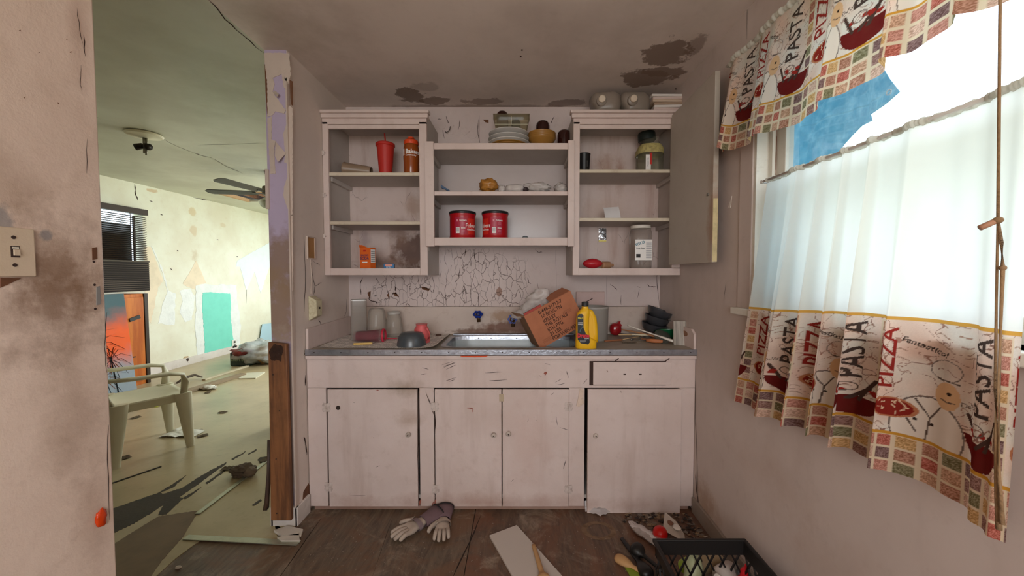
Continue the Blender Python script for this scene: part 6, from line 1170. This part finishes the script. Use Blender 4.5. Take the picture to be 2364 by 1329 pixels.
# ================================================================ kitchen floor
def glove(label, wrist, tip, thumb_side, curl, cols, spread=.30):
    w_, t_p = on(*wrist, 0), on(*tip, 0); d = t_p-w_; L = d.length; rz = math.atan2(d.y, d.x); t = thing('work_glove', label, 'glove', (w_.x, w_.y, 0), (0,0,rz), 'work gloves')
    s = L/.25
    vs_ = [(0,0,.024),(.05,0,.022),(.10,0,.024)]; ed = [(0,1),(1,2)]; rad = [(.030,.022),(.042,.020),(.046,.021)]
    for k, (yy, ln) in enumerate(((-.034,.085),(-.012,.100),(.012,.098),(.034,.080))):
        a = (k-1.5)*spread*.35; b = len(vs_); vs_ += [(.125, yy, .022), (.125+ln*.5, yy+ln*.5*math.tan(a), .024+curl), (.125+ln, yy+ln*math.tan(a), .016)]; ed += [(2,b),(b,b+1),(b+1,b+2)]; rad += [(.017,.015),(.0145,.013),(.012,.011)]
    b = len(vs_); ts = thumb_side; vs_ += [(.06,ts*.050,.022),(.10,ts*.078,.024),(.135,ts*.088,.018)]; ed += [(1,b),(b,b+1),(b+1,b+2)]; rad += [(.018,.016),(.016,.014),(.013,.011)]
    me = bpy.data.meshes.new('hand'); me.from_pydata([(x*s, y*s, z) for x, y, z in vs_], ed, []); o = bpy.data.objects.new('hand', me); C.objects.link(o); o.parent = t
    md = o.modifiers.new('skin', 'SKIN'); md.use_smooth_shade = True
    for v, r_ in zip(me.skin_vertices[0].data, rad): v.radius = (r_[0]*s*.96, r_[1]*.9)
    me.skin_vertices[0].data[1].use_root = True; o.modifiers.new('sub', 'SUBSURF').levels = 2; o.modifiers['sub'].render_levels = 2; me.materials.append(cols[0])
    m = MB(); r_ = []
    for x_, w1, h1 in ((.025,.044,.024),(-.01,.052,.026),(-.05,.060,.030),(-.085,.064,.034)):
        r_.append([(x_*s, math.cos(2*PI*k/20)*w1*s, .001+h1*.9+math.sin(2*PI*k/20)*h1*.85*(1+.15*mnoise.noise(Vector((k*.7,x_*30,0))))) for k in range(20)])
    loft(r_, False).build('cuff', cols[1], t, smooth=True, thick=.003)
    m = MB(); m.tube([Vector(v) for v in r_[-1]]+[Vector(r_[-1][0])], .004, 6); m.build('cuff_trim', mat('black_trim', lin(30,26,30), .8), t, smooth=True)
    m = loft([[(x_*s, math.cos(2*PI*k/20)*w1*s, .023+math.sin(2*PI*k/20)*h1) for k in range(20)] for x_, w1, h1 in ((.050,.049,.0225),(.065,.052,.0235),(.080,.054,.024))], False); m.build('knuckle_strap', cols[2], t, smooth=True)
    return t
gl_w, gl_p, gl_c = mat('glove_cream', lin(178,160,146), .95, var=.4, vs=25), mat('glove_mauve', lin(112,88,92), .95, var=.3, vs=25), mat('glove_grey', lin(128,110,112), .95, var=.3)
glove('cream and mauve work glove reaching left on the floor', (985,1208), (895,1256), -1, .004, (gl_w, gl_p, gl_c)); glove('cream and mauve work glove with fingers towards the viewer', (1024,1203), (1018,1264), -1, .010, (gl_w, gl_p, gl_w), .24)
# white board and wooden spoon
pts = [on(*q, 0) for q in ((1130,1240),(1193,1216),(1312,1350),(1212,1385))]; m = MB(); m.prism([q-pts[0] for q in pts], (0,0,.012)); o = m.build('shelf_board', mat('white_melamine', lin(192,180,170), .35, var=.05), None, bevel=.0015); o.location = pts[0]; tag(o, 'plain white board lying on the kitchen floor', 'board')
m_t = mat('light_wood', lin(190,146,98), .6, var=.3)
a_, b_ = at(1232,1258,Z=.020), at(1258,1345,Z=.020); t = thing('wooden_spoon', 'wooden spoon lying on the white floor board', 'spoon', a_); spoon(.010,.030,.22,.010)(t, b_-a_, m_t)
# plate sleeve, red ball, package, scraps beneath the fourth door
p0, p1 = on(1452,1212,.002), on(1540,1275,.002); t = thing('plastic_sleeve', 'long crumpled white plastic sleeve on the floor', 'plastic', (p0+p1)/2); m = MB(); d = (p1-p0); m.tube([(p0-p1)/2+d*k/12+Vector((0,0,.020+.004*math.sin(k*2.3))) for k in range(13)], [.010,.018,.026,.032,.034,.036,.036,.037,.036,.036,.035,.033,.028], 16, .45); m.v = [(v[0]+.006*mnoise.noise(Vector(v)*40), v[1]+.006*mnoise.noise(Vector(v)*40+Vector((5,0,0))), max(.0005, v[2]+.006*mnoise.noise(Vector(v)*40+Vector((9,0,0))))) for v in m.v]; m.build('film', glassy('white_film', (.7,.66,.64), .65, lin(190,176,170), .2), t, smooth=True)
c = on(1524, 1247, 0); o = MB().blob((0,0,.036),(.036,.036,.036)).build('red_ball', mat('shiny_red', lin(196,18,14), .25), None, smooth=True); o.location = c; tag(o, 'small shiny red ball half under the white package', 'ball')
pts = [on(*q, 0) for q in ((1530,1250),(1534,1207),(1562,1220),(1580,1240),(1582,1258))]; t = thing('white_package', 'torn white food package leaning on the red ball', 'package', pts[0]); m = MB(); m.prism([q-pts[0]+Vector((0,0,.060 if i in (0,1) else (.034 if i == 2 else .012))) for i, q in enumerate(pts)], (0,0,.003)); m.build('tray', mat('white_pack', lin(206,194,182), .5, var=.15), t)
MB().blob(tuple(on(1546,1229,0)-pts[0]+Vector((0,0,.052))),(.018,.020,.004)).build('brown_print', mat('brown_print', lin(120,80,60), .6), t, smooth=True); MB().blob(tuple(on(1562,1236,0)-pts[0]+Vector((0,0,.044))),(.020,.024,.004)).build('bowl_print', m_white_print, t, smooth=True)
# plastic bag under the cabinet
o = MB().grid(lambda u, v: (-.11+.22*u, -.06*v*(1-abs(2*u-.7))+.02, .002+.050*(1-v)+.014*abs(mnoise.noise(Vector((u*6,v*4,1))))), 26, 12).build('plastic_bag', mat('white_bag_film', lin(176,166,164), .4, var=.2), None, smooth=True); p = on(1398,1186,0); o.location = (p.x, 2.075, .0); tag(o, 'crumpled white bag squeezed under the fourth cabinet door', 'bag')
# litter heap in the corner
rng = random.Random(4); mbg = [mat('litter_dark', lin(52,42,38), .9), mat('litter_grey', lin(118,106,98), .9), mat('litter_tan', lin(140,116,92), .9), mat('litter_white', lin(186,176,166), .8)]
mb = [MB() for _ in mbg]
for k in range(420):
    px, py = rng.uniform(1440,1640), rng.uniform(1186,1262)
    if px < 1500 and py > 1215: continue
    q = on(px, py, 0)
    if q.x > .95 or q.y > 2.07: continue
    s = rng.uniform(.004,.016); a = rng.uniform(0,6.28); i = rng.choices((0,1,2,3),(5,4,3,1))[0]; z0 = rng.uniform(.0005,.004)
    mb[i].prism([q+Vector((s*math.cos(a+j*1.57+rng.uniform(-.4,.4)), s*math.sin(a+j*1.57)*.7, z0+rng.uniform(0,.006))) for j in range(4)], (0,0,.0015))
lit = thing('floor_litter', 'heap of dirt, grit and torn scraps in the cabinet corner', 'litter', (0,0,0)); lit['kind'] = 'stuff'
for i, b_ in enumerate(mb): o = b_.build(['dark_grit', 'grey_grit', 'tan_grit', 'pale_grit'][i], mbg[i], lit); o['kind'] = 'stuff'
mb = MB()
for k in range(240):
    px, py = rng.uniform(680,1600), rng.uniform(1192,1325); q = on(px, py, 0)
    if q.x < -1.1 or q.x > .93: continue
    s = rng.uniform(.0012,.0035); a = rng.uniform(0,6); mb.prism([q+Vector((s*math.cos(a+j*2.09), s*math.sin(a+j*2.09), .0002)) for j in range(3)], (0,0,.001))
o = mb.build('floor_crumbs', mat('pale_crumb', lin(150,136,122), .9), lit); o['kind'] = 'stuff'
m = MB(); c = on(1382,1224,0); m.v = []; 
m.grid(lambda u, v: (c.x+(.058+.026*v+.006*mnoise.noise(Vector((math.cos(u*6.283)*3,math.sin(u*6.283)*3,v*3))))*1.05*math.cos(u*2*PI), c.y+(.058+.026*v)*.85*math.sin(u*2*PI), .0008), 48, 3); o = m.build('ring_stain', mat('pale_ring_stain', lin(124,98,76), .8, var=.8, vs=30, var_col=lin(90,66,48)), bpy.data.objects['floor'])
# black serving utensils and others beside the crate
mbk = mat('black_nylon', lin(22,20,20), .4)
a_, b_ = at(1436,1243,Z=.012), at(1500,1330,Z=.016); t = thing('serving_spoon', 'black serving spatula pointing at the camera left of the crate', 'utensil', a_); spoon(.011,.034,.34,.009)(t, b_-a_, mbk)
a_, b_ = at(1530,1318,Z=.030), at(1462,1262,Z=.022); t = thing('serving_spoon', 'black serving spoon with its round bowl towards the cabinet', 'utensil', a_); spoon(.009,.038,.36,.010)(t, b_-a_, mbk)
a_, b_ = at(1490,1325,Z=.010), at(1422,1284,Z=.012); t = thing('wooden_turner', 'tan wooden turner left of the black utensils', 'utensil', a_); spoon(.010,.028,.55,.008)(t, b_-a_, m_t)
pts = [on(*q, 0) for q in ((1440,1306),(1470,1312),(1482,1345),(1462,1345))]; m = MB(); m.prism([q-pts[0]+Vector((0,0,.001)) for q in pts], (0,0,.004)); o = m.build('green_scrap', mat('lime_green', lin(126,146,40), .6), None); o.location = pts[0]; tag(o, 'lime green scrap under the wooden turner', 'scrap')
# black crate
cx0, cx1, cy0, cy1, chh = .548, .900, 1.12, 1.475, .27
t = thing('black_crate', 'black plastic crate full of bottles on the floor by the window wall', 'crate', ((cx0+cx1)/2, (cy0+cy1)/2, 0)); hx_, hy_ = (cx1-cx0)/2, (cy1-cy0)/2
mcr = mat('black_crate_plastic', lin(30,26,25), .45)
B(-hx_,hx_,-hy_,hy_,.001,.008).build('bottom', mcr, t)
for (a, b, c_, d_) in ((-hx_,hx_,hy_-.006,hy_), (-hx_,hx_,-hy_,-hy_+.006), (-hx_,-hx_+.006,-hy_,hy_), (hx_-.006,hx_,-hy_,hy_)):
    B(a,b,c_,d_,chh-.055,chh).build('upper_wall', mcr, t); B(a,b,c_,d_,.008,.05).build('lower_wall', mcr, t)
    horiz = (b-a) > (d_-c_); n_ = 7; mb = MB(); L = (b-a) if horiz else (d_-c_)
    for k in range(-1, n_):
        for s_g in (-1, 1):
            u0, u1 = k/n_*L, (k+1.6)/n_*L
            if s_g < 0: u0, u1 = u1, u0
            u0c, u1c = min(max(u0,0),L), min(max(u1,0),L); z0 = .05+(chh-.105)*(u0c-u0)/(u1-u0 if u1 != u0 else 1); z1 = .05+(chh-.105)*(u1c-u0)/(u1-u0)
            if horiz: mb.bar((a+u0c,(c_+d_)/2,z0),(a+u1c,(c_+d_)/2,z1),.006,.006)
            else: mb.bar(((a+b)/2,c_+u0c,z0),((a+b)/2,c_+u1c,z1),.006,.006)
    mb.build('lattice', mcr, t)
m = MB(); o_ = .010
for a, b, c_, d_ in ((-hx_-o_,hx_+o_,hy_-.004,hy_+o_), (-hx_-o_,hx_+o_,-hy_-o_,-hy_+.004), (-hx_-o_,-hx_+.004,-hy_,hy_), (hx_-.004,hx_+o_,-hy_,hy_)): m.box(a,b,c_,d_,chh-.012,chh+.004)
m.build('rim', mcr, t, bevel=.004)
def bottle(label, px, py, Z, r, L, rot, mats_, name='plastic_bottle'):
    p = at(px, py, Z=Z); t = thing(name, label, 'bottle', p, rot, 'bottles in the crate'); MB().lathe([(r*.9,-L/2),(r,-L/2+.006),(r,L*.18),(r*.8,L*.30),(r*.36,L*.40),(r*.36,L*.44)], 20).build('body', mats_[0], t, smooth=True, auto=50); MB().lathe([(r*.42,L*.41),(r*.42,L*.5),(r*.3,L*.51)], 16).build('cap', mats_[1], t, smooth=True, auto=40); return t
mcs = [mat('sage_plastic', lin(176,178,140), .4), mat('white_bottle_plastic', lin(206,196,188), .4), mat('tan_bottle', lin(160,136,104), .45), mat('black_cap2', lin(26,26,26), .5), mat('lime_plastic', lin(150,176,50), .4), mat('cream_cap2', lin(214,204,180), .5), mat('scarlet_plastic', lin(210,30,40), .4)]
bottle('sage green bottle standing up in the middle of the crate', 1600,1322,.12,.034,.17,(-.35,.25,0),(mcs[0],mcs[5])); bottle('white bottle lying in the front right of the crate', 1672,1325,.12,.036,.17,(1.2,.3,-.9),(mcs[1],mcs[1])); bottle('tan bottle lying along the back of the crate', 1628,1300,.10,.036,.15,(0,-1.5,.2),(mcs[2],mcs[3])); bottle('lime green bottle beside the tan bottle in the crate', 1596,1300,.11,.028,.10,(.5,.6,0),(mcs[4],mcs[3])); bottle('grey clear bottle in the right corner of the crate', 1700,1318,.10,.028,.14,(.9,-.4,0),(mat('grey_clear', lin(120,112,104), .3),mcs[3])); bottle('scarlet capped bottle at the right front of the crate', 1716,1332,.12,.018,.12,(.2,.1,0),(mcs[6],mcs[6]))
p = at(1585,1320,Z=.07); o = B(-.05,.05,-.05,.05,-.055,.04).build('tan_carton', mat('tan_carton', lin(172,140,102), .7, var=.2), None, bevel=.004); o.location = (p.x, 1.36, .066); o.rotation_euler = (0,0,.3); tag(o, 'tan carton in the left corner of the crate', 'carton')

# ---------------------------------------------------------------- small fixtures and marks
cl = bpy.data.objects['wall_cupboard']
def stub(nm, px, py, Y, r, L, m, parent):
    p = at(px, py, Y=Y)-parent.location; mb = MB(); mb.lathe([(r,0),(r*.8,L)], 10); mb.xf(Matrix.Translation(p) @ Matrix.Rotation(PI/2, 4, 'X')); return mb.build(nm, m, parent)
for px, py in ((744,353),(746,545),(748,450)): 
    p = at(px, py, Y=YU-.001)-cl.location; mb = MB(); mb.box(p.x-.010,p.x+.012,-.0035,-.0005,p.z-.014,p.z+.014); mb.build('hinge_remnant', m_hinge, cl, bevel=.002)
    stub('screw_hole', px+6, py, YU-.0036, .003, .001, m_dark_gap, cl)
p = at(1035,300,Y=2.62); t = thing('wire_hook', 'bent wire hook on the wall left of the plates', 'hook', p)
m = MB(); m.tube([(.012,.018,.03),(.014,-.004,.02),(.012,-.012,0),(.0,-.014,-.016),(-.014,-.012,-.020),(-.020,-.008,-.010)], .0028, 8); m.build('wire', mat('grey_wire', lin(96,86,80), .5, .5), t, smooth=True)
cr = bpy.data.objects['countertop']; mb = MB(); mb.blob((bx1-.0145,2.22-2.075,.072),(.0012,.060,.016),2.6,.1); mb.build('worn_patch', mat('bare_tan_wood', lin(150,108,82), .7, var=.3), cr, smooth=True)
for px, py in ((1205,115),(1202,130),(1560,205)): shape_on('nail_hole', bpy.data.objects['ceiling'], {'Z': ZC}, (0,0,-1), [(px-2,py-1),(px+2,py-1),(px+2,py+1.5),(px-2,py+1.5)], m_dark_gap, .001)
shape_on('paint_drip', wr, {'X': XR}, (-1,0,0), [(1681,479),(1687,479),(1688,468),(1690,452),(1687,462)], mat('white_drip', lin(232,220,210), .5), .0015)
for q in ([(43,70),(47,69),(46,72)], [(88,120),(91,120),(90,122)], [(160,120),(164,118),(163,122)], [(54,224),(57,225),(56,227)], [(152,89),(155,90),(154,92)], [(132,236),(136,238),(134,240)]): shape_on('nick', wl, {'X': XL}, (1,0,0), q, m_wood_gap, .001)
for py in (604, 657, 712): p = at(222+(py-604)*.03, py, X=XL); mb = MB(); mb.lathe([(.0035,0),(.0030,.001)], 10); mb.xf(Matrix.Translation((XL+.0002,p.y-.006,p.z)) @ Matrix.Rotation(PI/2, 4, 'Y')); mb.build('nail_hole', m_dark_gap, wl)
shape_on('bare_gap', wl, {'X': XL}, (1,0,0), [(212,572),(223,570),(224,598),(213,600)], m_wood_gap, .0012)
shape_on('grey_patch', wl, {'X': XL}, (1,0,0), [(222,662),(230,660),(232,702),(222,704)], mat('grey_filler', lin(140,136,132), .8), .0012)
shape_on('exposed_wood', wl2, {'X': XL}, (1,0,0), [(700,1135),(712,1115),(718,1130),(716,1165),(704,1180),(698,1160)], m_wood_gap, .0015)
